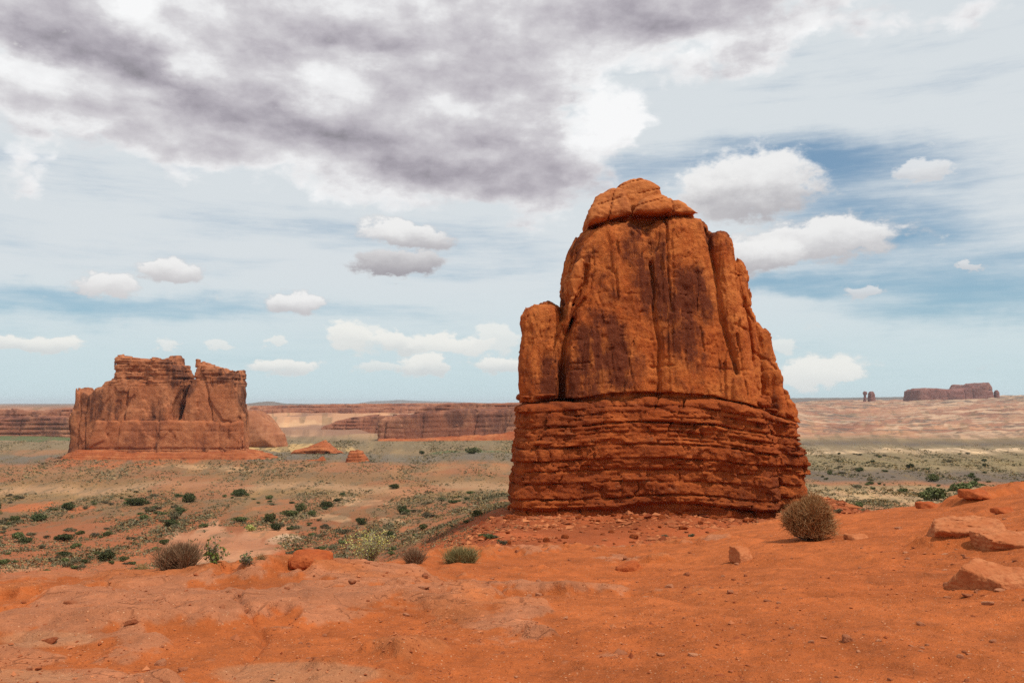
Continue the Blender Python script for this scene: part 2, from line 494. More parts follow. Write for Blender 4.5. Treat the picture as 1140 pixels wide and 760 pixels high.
def ground_mat():
    m, t, b = new_mat('desert_ground')
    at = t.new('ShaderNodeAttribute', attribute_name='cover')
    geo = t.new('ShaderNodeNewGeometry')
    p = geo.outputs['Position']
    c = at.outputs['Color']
    n0 = t.noise(p, 0.06, 5, .6)
    n1 = t.noise(p, 0.9, 6, .65)
    n2 = t.noise(p, 9.0, 5, .7)
    n3 = t.noise(p, 55.0, 4, .7)
    k = t.m('ADD', t.m('MULTIPLY', n1, .55), t.m('MULTIPLY', n2, .75))
    k = t.m('ADD', k, t.m('MULTIPLY', n3, .45))
    k = t.m('ADD', k, t.m('MULTIPLY', n0, .35))
    k = t.rng(k, .70, 1.42, .66, 1.36, False)
    mul = t.new('ShaderNodeVectorMath', operation='SCALE')
    t.put(mul.inputs[0], c); t.put(mul.inputs['Scale'], k)
    c = mul.outputs[0]
    # grains: darker and paler grit lying in the sand
    v = t.voro(p, 38.0)
    vc = t.new('ShaderNodeSeparateColor'); t.put(vc.inputs[0], v.outputs['Color'])
    spot = t.rng(v.outputs['Distance'], .30, .18)
    c = t.mix(t.m('MULTIPLY', spot, t.rng(vc.outputs[0], .86, .90)), c, (.58, .30, .16, 1))
    c = t.mix(t.m('MULTIPLY', spot, t.rng(vc.outputs[1], .84, .88)), c, (.20, .042, .014, 1))
    v2 = t.voro(p, 105.0)
    vc2 = t.new('ShaderNodeSeparateColor'); t.put(vc2.inputs[0], v2.outputs['Color'])
    sp2 = t.rng(v2.outputs['Distance'], .35, .2)
    c = t.mix(t.m('MULTIPLY', sp2, t.rng(vc2.outputs[0], .72, .8, 0, .6)), c, (.60, .27, .12, 1))
    c = t.mix(t.m('MULTIPLY', sp2, t.rng(vc2.outputs[1], .72, .8, 0, .6)), c, (.24, .052, .017, 1))
    # hairline cracks where bare rock shows
    ba = t.new('ShaderNodeAttribute', attribute_name='bare')
    wv = t.new('ShaderNodeVectorMath', operation='MULTIPLY_ADD')
    t.put(wv.inputs[0], t.scale(p, 1, 1, 1)); wv.inputs[1].default_value = (1, 1.6, 1); t.put(wv.inputs[2], t.m('MULTIPLY', n1, 1.3))
    vk = t.voro(wv.outputs[0], 1.15, 'DISTANCE_TO_EDGE')
    crk = t.m('MULTIPLY', t.m('MULTIPLY', t.rng(vk.outputs['Distance'], .016, .004), ba.outputs['Fac']), t.rng(n1, .42, .56))
    c = t.mix(t.m('MULTIPLY', crk, .55), c, (.16, .045, .018, 1))
    t.put(b.inputs['Base Color'], c)
    h = t.m('ADD', t.m('MULTIPLY', n2, .06), t.m('MULTIPLY', n3, .028))
    h = t.m('ADD', h, t.m('MULTIPLY', t.noise(p, 2.2, 6, .65), .11))
    h = t.m('ADD', h, t.m('MULTIPLY', t.m('MULTIPLY', spot, t.rng(vc.outputs[2], .7, .8)), .012))
    h = t.m('SUBTRACT', h, t.m('MULTIPLY', crk, .02))
    t.put(b.inputs['Normal'], t.bump(h, 0.75, 1.0))
    return m


M_GROUND = ground_mat()


def tint_mat(name, a, b_, c_=None, trans=0.0):
    """plant matter, colour varied leaf by leaf through the mesh attribute tint"""
    m, t, b = new_mat(name)
    at = t.new('ShaderNodeAttribute', attribute_name='tint')
    c = t.mix(at.outputs['Fac'], a, b_)
    if c_ is not None:
        c = t.mix(t.rng(at.outputs['Fac'], .78, .9), c, c_)
    oi = t.new('ShaderNodeObjectInfo')
    hs = t.new('ShaderNodeHueSaturation')
    t.put(hs.inputs['Value'], t.rng(oi.outputs['Random'], 0, 1, .75, 1.3, False))
    t.put(hs.inputs['Hue'], t.rng(oi.outputs['Random'], 0, 1, .485, .515, False))
    t.put(hs.inputs['Color'], c)
    t.put(b.inputs['Base Color'], hs.outputs[0])
    b.inputs['Roughness'].default_value = .8
    return m


M_GREEN = tint_mat('green_leaf', (.062, .070, .024, 1), (.125, .135, .048, 1), (.18, .18, .07, 1))
M_SAGE = tint_mat('sage_leaf', (.075, .064, .033, 1), (.15, .122, .068, 1), (.21, .17, .10, 1))
M_DARKGREEN = tint_mat('juniper_leaf', (.038, .046, .017, 1), (.082, .090, .034, 1), (.12, .125, .052, 1))
M_STRAW = tint_mat('straw_grass', (.20, .13, .05, 1), (.32, .23, .095, 1), (.40, .30, .14, 1))
M_YELLOW = tint_mat('yellow_green_leaf', (.20, .20, .055, 1), (.36, .33, .10, 1), (.50, .45, .17, 1))
M_PLANT = tint_mat('fresh_leaf', (.085, .12, .025, 1), (.20, .23, .055, 1), (.30, .29, .08, 1))
M_TWIG = tint_mat('dry_twig', (.18, .066, .025, 1), (.33, .148, .062, 1), (.45, .27, .145, 1))
M_DRYBUSH = tint_mat('dry_bush_twig', (.18, .10, .048, 1), (.33, .205, .105, 1), (.42, .29, .165, 1))
M_WOOD = tint_mat('grey_wood', (.16, .12, .09, 1), (.26, .21, .16, 1))

# ------------------------------------------------------------------ terrain height
_cols = np.array([-400, 0, 280, 390, 470, 555, 620, 720, 860, 905, 940, 1000, 1140, 1500], float)
L_D = np.array([10, 20, 35, 60, 86, 110, 140, 180, 250, 350, 500, 700, 900, 1300, 1600, 2000, 2600, 3200, 4000, 5000, 8000, 40000], float)
_left = [.25, .27, .28, .27, .235, .205, .181, .164, .14, .114, .09, .070, .059, .046, .041, .030, .014, .006, .0045, .004, .003, .001]
_left0 = [.25, .27, .28, .27, .235, .205, .181, .164, .14, .114, .09, .070, .059, .046, .0405, .032, .018, .0075, .006, .005, .003, .001]
_butt = [.19, .183, .176, .160, .126, .116, .114, .113, .110, .102, .086, .069, .0585, .046, .040, .030, .014, .006, .0045, .004, .003, .001]
_b390 = [.24, .25, .245, .232, .206, .188, .173, .160, .138, .113, .090, .070, .059, .046, .041, .030, .014, .006, .0045, .004, .003, .001]
_b500 = [.22, .22, .215, .198, .166, .151, .145, .142, .128, .108, .088, .070, .059, .046, .041, .030, .014, .006, .0045, .004, .003, .001]
_rgt = [.17, .185, .195, .175, .148, .132, .121, .1125, .101, .090, .075, .066, .060, .051, .044, .036, .025, .0145, .0045, -.0030, -.002, .000]
_rgt2 = [.17, .185, .195, .175, .148, .132, .121, .1125, .101, .090, .075, .066, .060, .051, .044, .034, .022, .009, -.002, -.0085, -.006, -.0005]
_b905 = [.17, .17, .160, .133, .101, .103, .112, .111, .101, .090, .075, .066, .060, .051, .044, .036, .025, .0145, .0045, -.0025, -.002, .000]
_b940 = [.17, .172, .168, .142, .112, .115, .117, .112, .101, .090, .075, .066, .060, .051, .044, .036, .025, .0145, .0045, -.0028, -.002, .000]
_T = np.array([_left0, _left0, _left, _b390, _b500, _butt, _butt, _butt, _butt, _b905, _b940, _rgt, _rgt2, _rgt2])
_UG = np.linspace(-400, 1500, 381)
_LG = np.linspace(math.log(10), math.log(40000), 420)
_tab = np.array([np.interp(_LG, np.log(L_D), row) for row in _T])
_tab = np.array([np.interp(_UG, _cols, _tab[:, j]) for j in range(len(_LG))]).T


def _blur(a, n, ax):
    k = np.hanning(n + 2)[1:-1]; k /= k.sum()
    pad = [(0, 0), (0, 0)]; pad[ax] = (n // 2, n // 2)
    return np.apply_along_axis(lambda v: np.convolve(v, k, 'valid'), ax, np.pad(a, pad, mode='edge'))


_tab = _blur(_blur(_tab, 7, 0), 9, 1)
_fpx = np.array([-400, 0, 130, 285, 400, 570, 700, 800, 855, 950, 1060, 1140, 1500], float)
_fslope = np.array([-.09, -.1, -.1, -.097, -.103, -.111, -.111, -.095, -.085, -.075, -.060, -.040, -.03])
_flip = np.array([11, 11, 11.5, 12, 14, 18, 21, 24, 26, 26, 28, 27, 27], float)


def bil(tab, pu, ld):
    i = np.clip((pu - _UG[0]) / (_UG[1] - _UG[0]), 0, len(_UG) - 1.001)
    j = np.clip((ld - _LG[0]) / (_LG[1] - _LG[0]), 0, len(_LG) - 1.001)
    i0 = i.astype(int); j0 = j.astype(int); a = i - i0; b = j - j0
    return (tab[i0, j0] * (1 - a) * (1 - b) + tab[i0 + 1, j0] * a * (1 - b) + tab[i0, j0 + 1] * (1 - a) * b + tab[i0 + 1, j0 + 1] * a * b)


def uv_of(x, y):
    """bearing (in photograph columns, clamped well outside the view) and depth"""
    ang = np.clip(np.arctan2(x, y), -R(42), R(42))
    r = np.hypot(x, y)
    return 570 + 1000 * np.tan(ang), np.maximum(r * np.cos(ang), .5)


def slick_mask(x, y, pu, D, fine=True):
    n = fbm(x * .55, y * .40, 3.3, 4, 21) + .35 * fbm(x * 2.2, y * 1.6, 0, 3, 22)
    bias = np.interp(pu, [-200, 150, 420, 620, 800, 1500], [.28, .26, .12, -.15, -.75, -1.0])
    bias = bias + np.interp(D, [5, 9, 12, 20], [-.12, .04, .12, .16]) * (pu < 700)
    if not fine: return sstep(n + bias, -.12, .34)
    return sstep(n + bias + .22 * fbm(x * 6, y * 4.5, 0, 4, 24), .03, .20)


def height(x, y, detail=True):
    x = np.asarray(x, float); y = np.asarray(y, float)
    pu, D = uv_of(x, y)
    lip = np.interp(pu, _fpx, _flip) * (1 + .05 * perlin(pu / 60., 0.3, 0, 9))
    sl = np.interp(pu, _fpx, _fslope)
    fore = -1.65 + sl * (np.maximum(D, 1.0) - 5.3)
    fore = np.where(D < 5.3, -1.65 + sl * .4 * (D - 5.3), fore)
    val = -bil(_tab, pu, np.log(np.maximum(D, 10))) * D
    w = sstep(D, lip, lip * 1.75)
    z = fore * (1 - w) + np.minimum(val, fore + 1.0) * w
    z = np.where(D > lip * 1.75, val, z)
    if detail:
        near = 1 - sstep(D, 30, 60)
        sm = slick_mask(x, y, pu, D, False)
        led = fbm(x * .35 + 5, y * .5, 0, 3, 31)
        q = led * 5
        ter = np.floor(q) + sstep(q - np.floor(q), .28, .72)
        zn = .034 * fbm(x * .8, y * .8, 0, 4, 33) + .085 * sm + (.09 * (ter / 5 * 1.6) + .02 * fbm(x * 1.3, y * 2.0, 0, 3, 35)) * np.clip(sm + .15, 0, 1)
        rl = perlin(x * .45 + .5 * perlin(x * .3, y * .3, 0, 65), y * .16, 0, 66)
        zn = zn - .045 * np.exp(-(rl / .05) ** 2) + .012 * fbm(x * 3.1, y * 3.1, 0, 2, 67) + .014 * fbm(x * 7, y * 7, 0, 3, 36) + .16 * perlin(x * .16, y * .16, 0, 37) * sstep(D, 6, 14)
        # rock ledge on the right skyline of the foreground
        e = np.exp(-(((pu - 1092) / 46.) ** 2 + ((D - 27) / 3.0) ** 2)); zn = zn + .22 * sstep(e + .18 * fbm(x * .6, y * .6, 0, 3, 38), .30, .48)
        e2 = np.exp(-(((pu - 1100) / 95.) ** 2 + ((D - 14.8) / 1.7) ** 2)); zn = zn + .16 * sstep(e2 + .22 * fbm(x * .9, y * .9, 0, 4, 39), .34, .62)
        z = z + zn * near
        # slopes and talus between the lip and the valley floor
        mid = sstep(D, 30, 50) * (1 - sstep(D, 260, 500))
        q = (z + .7 * fbm(x * .06, y * .06, 0, 3, 41)) / 1.1
        ter = (np.floor(q) + sstep(q - np.floor(q), .25, .75) - q) * .55
        tal = np.exp(-((pu - 735) / 240.) ** 4)
        z = z + mid * (1.25 * ter * tal * (1 - sstep(D, 110, 150)) + .35 * fbm(x * .05, y * .05, 0, 4, 42) + .14 * fbm(x * .5, y * .5, 0, 4, 43))
        far = sstep(D, 260, 500)
        z = z + far * (.9 * fbm(x * .012, y * .012, 0, 4, 44)) * (1 - sstep(D, 1200, 1600))
        # wrinkled slickrock domes rising on the right, benches on the left
        rt = sstep(pu, 760, 900) * sstep(D, 1500, 2100)
        lump = np.abs(fbm(x * .0042, y * .0080, 0, 4, 45))
        lump2 = np.abs(fbm(x * .011, y * .007, 0, 3, 61))
        z = z + rt * (10 * (lump - .28) + 7 * (lump2 - .28) + 3 * fbm(x * .016, y * .020, 0, 3, 46)) * (1 - sstep(D, 4300, 6500))
        lf = (1 - sstep(pu, 700, 800)) * sstep(D, 1550, 1800) * (1 - sstep(D, 4200, 7000))
        q = (z + 7 * fbm(x * .003, y * .003, 0, 4, 47)) / 11.
        z = z + lf * ((np.floor(q) + sstep(q - np.floor(q), .40, .60) - q) * 10. + 5 * fbm(x * .004, y * .004, 0, 4, 48))
    return z


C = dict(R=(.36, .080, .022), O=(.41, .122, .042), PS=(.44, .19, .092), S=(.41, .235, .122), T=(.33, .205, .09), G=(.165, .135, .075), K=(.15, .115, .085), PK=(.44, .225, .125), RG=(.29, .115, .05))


def cover_color(x, y, z):
    pu, D = uv_of(x, y)
    t_ = bil(_tab, pu, np.log(np.maximum(D, 10)))
    wob = (fbm(x / (D * .10 + 4), y / (D * .35 + 4), 0, 3, 51)) * np.interp(t_, [0, .04, .1, .2], [2.5, 4, 9, 14])
    py = 448 + 1000 * t_ + wob

    def band(keys):
        k = np.array([a for a, _ in keys], float)
        v = np.array([C[b] if isinstance(b, str) else b for _, b in keys])
        return np.stack([np.interp(py, k, v[:, i]) for i in range(3)], -1)

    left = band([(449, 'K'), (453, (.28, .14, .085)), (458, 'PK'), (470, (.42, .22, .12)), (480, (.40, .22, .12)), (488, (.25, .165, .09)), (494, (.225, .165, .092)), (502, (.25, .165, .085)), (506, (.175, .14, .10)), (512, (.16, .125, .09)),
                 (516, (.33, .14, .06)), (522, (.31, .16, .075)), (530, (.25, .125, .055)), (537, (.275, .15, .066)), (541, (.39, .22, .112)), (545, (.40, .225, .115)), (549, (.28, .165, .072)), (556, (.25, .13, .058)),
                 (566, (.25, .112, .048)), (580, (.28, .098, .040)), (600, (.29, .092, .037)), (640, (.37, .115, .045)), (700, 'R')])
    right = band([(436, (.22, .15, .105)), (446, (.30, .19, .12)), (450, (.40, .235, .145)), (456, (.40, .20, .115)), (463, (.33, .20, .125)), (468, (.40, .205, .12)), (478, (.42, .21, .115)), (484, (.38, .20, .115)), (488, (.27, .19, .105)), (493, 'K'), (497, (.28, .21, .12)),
                  (502, (.48, .33, .19)), (505, (.25, .185, .098)), (514, (.26, .195, .095)), (521, (.27, .20, .11)), (525, 'K'), (533, 'K'), (537, (.36, .15, .07)), (541, (.31, .20, .10)), (549, (.40, .27, .14)), (557, (.45, .28, .15)), (566, (.42, .18, .085)), (580, 'R')])  # the wide grey K band is cloud shadow painted into the ground colour
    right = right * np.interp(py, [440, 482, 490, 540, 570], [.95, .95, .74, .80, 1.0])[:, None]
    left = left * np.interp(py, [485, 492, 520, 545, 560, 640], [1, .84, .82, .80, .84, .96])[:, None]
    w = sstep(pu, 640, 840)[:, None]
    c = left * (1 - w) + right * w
    # patches lying on the valley floor: (bearing, row, half sizes, colour, strength)
    n = fbm(x / (D * .03 + 1), y / (D * .10 + 1), 0, 4, 52)
    for (cx, cy, rx, ry, cc, s) in [(255, 614, 74, 30, (.43, .20, .105), 1), (228, 637, 60, 16, (.42, .19, .095), .9), (300, 590, 34, 10, (.41, .18, .085), .8), (30, 628, 60, 5, 'PS', .8),
                                    (60, 562, 90, 5, (.36, .105, .038), .85), (90, 598, 70, 5, (.34, .10, .036), .7), (150, 625, 60, 5, (.36, .11, .042), .7), (360, 560, 70, 5, 'RG', .9), (320, 566, 60, 4, 'RG', .8), (410, 556, 40, 5, 'S', .9), (440, 575, 26, 4, 'S', .8), (350, 575, 40, 4, 'S', .7),
                                    (330, 622, 50, 12, 'R', .8), (320, 600, 26, 7, (.5, .33, .2), .9), (150, 512, 110, 8, (.33, .10, .038), .85), (40, 502, 50, 4, 'RG', .5),
                                    (330, 500, 60, 5, (.48, .30, .12), .8), (330, 478, 50, 9, (.52, .30, .16), .9), (235, 523, 60, 3, 'S', .6), (980, 548, 60, 6, 'S', .7), (1060, 500, 90, 2.5, (.55, .38, .23), .9), (930, 503, 60, 1.6, (.5, .34, .2), .8),
                                    (950, 467, 45, 4, (.16, .13, .11), .7), (1100, 483, 60, 4, (.5, .33, .21), .5), (935, 475, 34, 4.5, (.14, .065, .045), .85), (1085, 462, 36, 3.2, (.17, .08, .055), .8), (1057, 478, 16, 2.6, (.14, .065, .045), .8), (968, 476, 15, 2.4, (.15, .07, .05), .8), (1118, 459, 26, 3, (.17, .08, .055), .8), (1040, 459, 30, 2.6, (.22, .10, .065), .7), (470, 590, 60, 20, 'RG', .6), (25, 487, 75, 3.5, (.065, .10, .04), .85), (525, 504, 50, 1.6, (.09, .12, .05), .8)]:
        e = ((pu - cx) / rx) ** 2 + ((py - cy) / ry) ** 2
        k = s * sstep(1.0 - e + n * .9, .0, .45)[:, None] * (D > 45)[:, None]
        c = c * (1 - k) + np.array(C[cc] if isinstance(cc, str) else cc) * k
    # brush speckle, grey-green, denser in some bands
    sp = fbm(x / (3 + D * .011), y / (3 + D * .022), 0, 4, 53)
    dens = np.interp(py, [449, 485, 490, 515, 540, 546, 556, 590, 640], [.05, .10, .30, .22, -.06, .0, .34, .08, -.10])
    k = (.54 * sstep(sp + dens, .18, .42) * sstep(D, 60, 110))[:, None]
    c = c * (1 - k) + np.array((.145, .102, .056)) * k
    sp2 = fbm(x / (2 + D * .02), y / (2 + D * .05), 0, 4, 54)
    k = (.55 * sstep(sp2, .12, .5) * sstep(D, 100, 200))[:, None]
    c = c * (1 - k) + c * np.array((1.25, 1.2, 1.1)) * k
    rd = fbm(x * .014, y * .007, 4, 4, 68)
    k = (.55 * sstep(rd, -.05, .35) * sstep(D, 100, 140) * (1 - sstep(D, 600, 800)) * (1 - w[:, 0]))[:, None]
    c = c * (1 - k) + np.array((.30, .098, .042)) * k
    # slickrock far right: grey brush lines in the hollows
    rr = (sstep(pu, 780, 900) * sstep(D, 1700, 2200))
    hl = fbm(x * .004, y * .014, 0, 6, 55, .62)
    k = (.85 * rr * sstep(hl, .02, .20))[:, None]
    c = c * (1 - k) + np.array((.125, .092, .072)) * k
    hl = fbm(x * .004, y * .016, 5, 6, 62, .62)
    k = (.75 * rr * sstep(hl, .08, .3))[:, None]
    c = c * (1 - k) + np.array((.49, .32, .205)) * k
    hl = fbm(x * .005, y * .012, 8, 5, 64, .6)
    k = (.8 * rr * sstep(hl, .10, .3))[:, None]
    c = c * (1 - k) + np.array((.28, .125, .078)) * k
    lfar = (1 - sstep(pu, 640, 760)) * sstep(D, 1600, 1900)
    hl = fbm(x * .004, y * .0015, 3, 4, 56)
    k = (.8 * lfar * sstep(hl, .05, .35))[:, None]
    c = c * (1 - k) + np.array((.20, .105, .075)) * k
    # red talus around the butte and the red foreground
    edge = np.interp(D, [30, 60, 86, 110, 150], [320, 370, 430, 505, 630])
    edr = np.interp(D, [30, 60, 86, 120], [1200, 1010, 985, 940])
    tal = sstep(pu + 40 * n, edge - 45, edge + 15) * (1 - sstep(pu + 30 * n, edr - 25, edr + 25)) * (1 - sstep(D, 105, 150))
    tal = np.maximum(tal, (1 - sstep(D, 30, 42)))[:, None]
    tc_ = np.array((.31, .073, .023)) * (1 + .32 * np.clip(fbm(x * .12, y * .12, 0, 4, 57), -1, 1))[:, None]
    c = c * (1 - tal) + tc_ * tal
    # foreground: sand and pale bare rock
    near = (1 - sstep(D, 26, 36))[:, None]
    f = np.array((.42, .105, .027)) * (1 + .16 * np.clip(fbm(x * .5, y * .5, 0, 4, 58), -1, 1))[:, None]
    warm = sstep(fbm(x * .25, y * .25, 2, 3, 59), -.05, .35)[:, None]
    f = f * (1 - .5 * warm) + np.array((.47, .125, .034)) * .5 * warm
    sm = slick_mask(x, y, pu, D)[:, None]
    pink = sstep(fbm(x * .45, y * .3, 7, 3, 60), -.15, .3)[:, None]
    rockc = np.array((.43, .140, .050)) * (1 - pink) + np.array((.43, .185, .098)) * pink
    f = f * (1 - .60 * sm) + rockc * .60 * sm
    bl = fbm(x * 2.4, y * 2.0, 0, 4, 63)[:, None]
    f = f * (1 + .22 * np.clip(bl, -1, 1))
    pyf = 448 - 1000 * z / D
    e = np.minimum(((pu - 62) / 62.) ** 2 + ((pyf - 705) / 9.5) ** 2, np.minimum(((pu - 330) / 95.) ** 2 + ((pyf - 742) / 14.) ** 2, ((pu - 40) / 80.) ** 2 + ((pyf - 745) / 9.) ** 2))
    k = (sstep(1 - e + n * .6, 0, .5) * .7)[:, None]
    f = f * (1 - k) + np.array((.46, .205, .10)) * k
    c = c * (1 - near) + f * .95 * near
    return np.clip(c, .01, .9), (sm * near)[:, 0]


def build_terrain():
    a = np.concatenate([np.linspace(-180, -45, 28)[:-1], np.linspace(-45, -33, 50)[:-1], np.linspace(-33, 33, 960), np.linspace(33, 45, 50)[1:], np.linspace(45, 180, 28)[1:]])
    a = np.radians(a)
    segs = [(0.6, 3, 40), (3, 9, 330), (9, 30, 330), (30, 100, 150), (100, 400, 170), (400, 1400, 140), (1400, 5200, 230), (5200, 40000, 40)]
    r = np.concatenate([np.geomspace(s, e, n, endpoint=False) for s, e, n in segs] + [[45000.]])
    A, Rr = np.meshgrid(a, r)
    # rings are straight lines across the view (constant depth), round elsewhere
    X = (Rr * np.sin(A)).ravel(); Yy = (Rr * np.cos(A)).ravel()
    Z = height(X, Yy)
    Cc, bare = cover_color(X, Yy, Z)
    nr, na = A.shape
    i = np.arange(nr - 1)[:, None] * na + np.arange(na - 1)[None, :]
    F = np.stack([i, i + 1, i + 1 + na, i + na], -1).reshape(-1, 4)
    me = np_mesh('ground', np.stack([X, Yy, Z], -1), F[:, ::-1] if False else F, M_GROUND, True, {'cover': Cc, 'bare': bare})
    me.flip_normals() if me.polygons[len(me.polygons) // 2].normal.z < 0 else None
    o = add_obj('ground', me)
    tag(o, 'red sand and bare rock dropping to a wide scrubby desert valley', kind='structure')
    return o


build_terrain()

# ------------------------------------------------------------------ rocks from signed distance fields


def poly_sdf(poly, X, Z):
    poly = np.asarray(poly, np.float32)
    d = np.full(X.shape, 1e9, np.float32)
    inside = np.zeros(X.shape, bool)
    n = len(poly)
    for i in range(n):
        a = poly[i]; b = poly[(i + 1) % n]
        ex, ez = b - a
        wx = X - a[0]; wz = Z - a[1]
        h = np.clip((wx * ex + wz * ez) / (ex * ex + ez * ez + 1e-12), 0, 1)
        d = np.minimum(d, (wx - ex * h) ** 2 + (wz - ez * h) ** 2)
        c = ((a[1] <= Z) & (b[1] > Z)) | ((b[1] <= Z) & (a[1] > Z))
        with np.errstate(divide='ignore', invalid='ignore'):
            xin = a[0] + (Z - a[1]) / (ez if abs(ez) > 1e-9 else 1e-9) * ex
        inside ^= c & (X < xin)
    d = np.sqrt(d)
    return np.where(inside, -d, d)


class Piece:
    """outline in photograph pixels, standing from depth yf to yb; r rounds its edges; lean tilts the front back with height"""
    def __init__(s, poly, yf, yb, r, yref=None, lean=0.0, smooth=0.0):
        yref = yref or (yf + min(r, (yb - yf) / 2) * .8)
        s.p = np.array([(P(a, b, yref)[0], P(a, b, yref)[2]) for a, b in poly])
        s.yf, s.yb, s.r, s.lean, s.smooth = yf, yb, r, lean, smooth
        s.z0 = s.p[:, 1].min()


def sdf_mesh(name, pieces, res, mat, origin, fn=None, band=None, pad=4, planes=None, box=None, zmin=None, rnd=1.0):
    """union of the pieces, carved by fn(x, y, z, d) near its surface, meshed"""
    if planes is None:
        lo = np.array([min(p.p[:, 0].min() for p in pieces), min(p.yf for p in pieces), min(p.p[:, 1].min() for p in pieces)])
        hi = np.array([max(p.p[:, 0].max() for p in pieces), max(p.yb + max(0, p.lean) for p in pieces), max(p.p[:, 1].max() for p in pieces)])
    else:
        lo, hi = np.array(box[0], float), np.array(box[1], float)
    band = band or 8 * res
    lo = lo - band - pad * res; hi = hi + band + pad * res
    n = np.ceil((hi - lo) / res).astype(int) + 1
    xs = (lo[0] + np.arange(n[0]) * res).astype(np.float32)
    ys = (lo[1] + np.arange(n[1]) * res).astype(np.float32)
    zs = (lo[2] + np.arange(n[2]) * res).astype(np.float32)
    D = np.full(n, band * 1.5, np.float32)
    if planes is None:
        X2, Z2 = np.meshgrid(xs, zs, indexing='ij')
        for p in pieces:
            i0 = max(0, int((p.p[:, 0].min() - band - lo[0]) / res)); i1 = min(n[0], int((p.p[:, 0].max() + band - lo[0]) / res) + 2)
            d2 = poly_sdf(p.p, X2[i0:i1], Z2[i0:i1])[:, None, :]
            zz = zs[None, None, :]
            hm = 1.0 / max(1e-6, p.p[:, 1].max() - p.z0)
            yf = p.yf + p.lean * np.clip((zz - p.z0) * hm, 0, 1)
            yy = ys[None, :, None]
            dy = np.maximum(yf - yy, yy - p.yb)
            r = p.r
            a = d2 + r; b = dy + r
            d = np.minimum(np.maximum(a, b), 0) + np.sqrt(np.maximum(a, 0) ** 2 + np.maximum(b, 0) ** 2) - r
            sub = D[i0:i1]
            if p.smooth > 0:
                k = p.smooth
                h = np.clip(.5 + .5 * (sub - d) / k, 0, 1)
                D[i0:i1] = sub + (d - sub) * h - k * h * (1 - h)
            else:
                D[i0:i1] = np.minimum(sub, d)
    else:
        X3, Y3, Z3 = np.meshgrid(xs, ys, zs, indexing='ij')
        D = np.full(n, -99., np.float32)
        rk = .16 * max(hi - lo - 2 * band) / 2 * rnd
        for (nx, ny, nz, c) in planes:
            ln = math.sqrt(nx * nx + ny * ny + nz * nz)
            e = (nx * (X3 - origin[0]) + ny * (Y3 - origin[1]) + nz * (Z3 - origin[2])) / ln - c
            h = np.clip(.5 + .5 * (e - D) / rk, 0, 1)
            D = D + (e - D) * h + rk * h * (1 - h)
    if fn is not None:
        idx = np.nonzero(np.abs(D) < band)
        x = xs[idx[0]]; y = ys[idx[1]]; z = zs[idx[2]]
        D[idx] = fn(x, y, z, D[idx])
    if zmin is not None:
        D = np.maximum(D, (zmin - zs)[None, None, :])
    g = openvdb.FloatGrid(background=float(band * 1.5))
    g.copyFromArray(np.ascontiguousarray(np.clip(D, -band * 1.5, band * 1.5)))
    pts, quads = g.convertToQuads(0.0)
    V = pts * res + lo - np.asarray(origin)
    me = np_mesh(name, V, quads, mat, True)
    # outward normals
    me.calc_loop_triangles()
    v = np.asarray(V, float); q = np.asarray(quads)
    vol = np.einsum('ij,ij->i', v[q[:, 0]], np.cross(v[q[:, 1]], v[q[:, 2]])).sum() + np.einsum('ij,ij->i', v[q[:, 0]], np.cross(v[q[:, 2]], v[q[:, 3]])).sum()
    if vol < 0: me.flip_normals()
    return me


def seg_dist(px_pts, yref, x, z):
    pts = [(P(a, b, yref)[0], P(a, b, yref)[2]) for a, b in px_pts]
    d = np.full(x.shape, 1e9, np.float32)
    for (a, b) in zip(pts[:-1], pts[1:]):
        ex, ez = b[0] - a[0], b[1] - a[1]
        h = np.clip(((x - a[0]) * ex + (z - a[1]) * ez) / (ex * ex + ez * ez), 0, 1)
        d = np.minimum(d, np.hypot(x - a[0] - ex * h, z - a[1] - ez * h))
    return d


# ---------------------------------------------------------------- the near butte
BY = 98.0
butte = thing('sandstone_butte', (P(735, 570, BY)[0], BY, P(735, 565, BY)[2]), 'tall orange sandstone butte on a darker layered red base, standing alone near the viewer', 'butte')
BO = np.array(butte.location)
# line along which the massive upper rock sits on the layered base
UL = [(500, 449), (578, 448), (640, 443), (680, 437), (740, 436), (790, 440), (830, 450), (893, 468), (960, 480)]
ulx = np.array([P(a, b, 90)[0] for a, b in UL]); ulz = np.array([P(a, b, 90)[2] for a, b in UL])

cracks = [([(728, 290), (731, 330), (730, 350), (735, 380), (734, 440)], .22, .8), ([(747, 238), (746, 280), (747, 312), (749, 345)], .16, .7), ([(686, 300), (690, 330), (684, 350)], .14, .5),
          ([(795, 246), (797, 275), (801, 300), (806, 350), (814, 385), (822, 415)], .30, 1.2), ([(652, 330), (642, 345), (632, 372), (628, 360)], .22, .6), ([(640, 352), (630, 380), (626, 447)], .25, .9),
          ([(655, 292), (653, 312), (640, 338)], .20, .7), ([(780, 300), (778, 345), (785, 390)], .12, .35), ([(838, 330), (841, 360), (845, 400)], .28, .9), ([(836, 335), (846, 352)], .15, .6),
          ([(843, 390), (870, 398), (878, 410)], .2, .6), ([(716, 345), (700, 400), (706, 438)], .10, .3), ([(820, 360), (834, 366)], .13, .4), ([(822, 370), (830, 440)], .14, .4), ([(636, 405), (660, 402)], .10, .3), ([(762, 390), (768, 440)], .12, .3)]


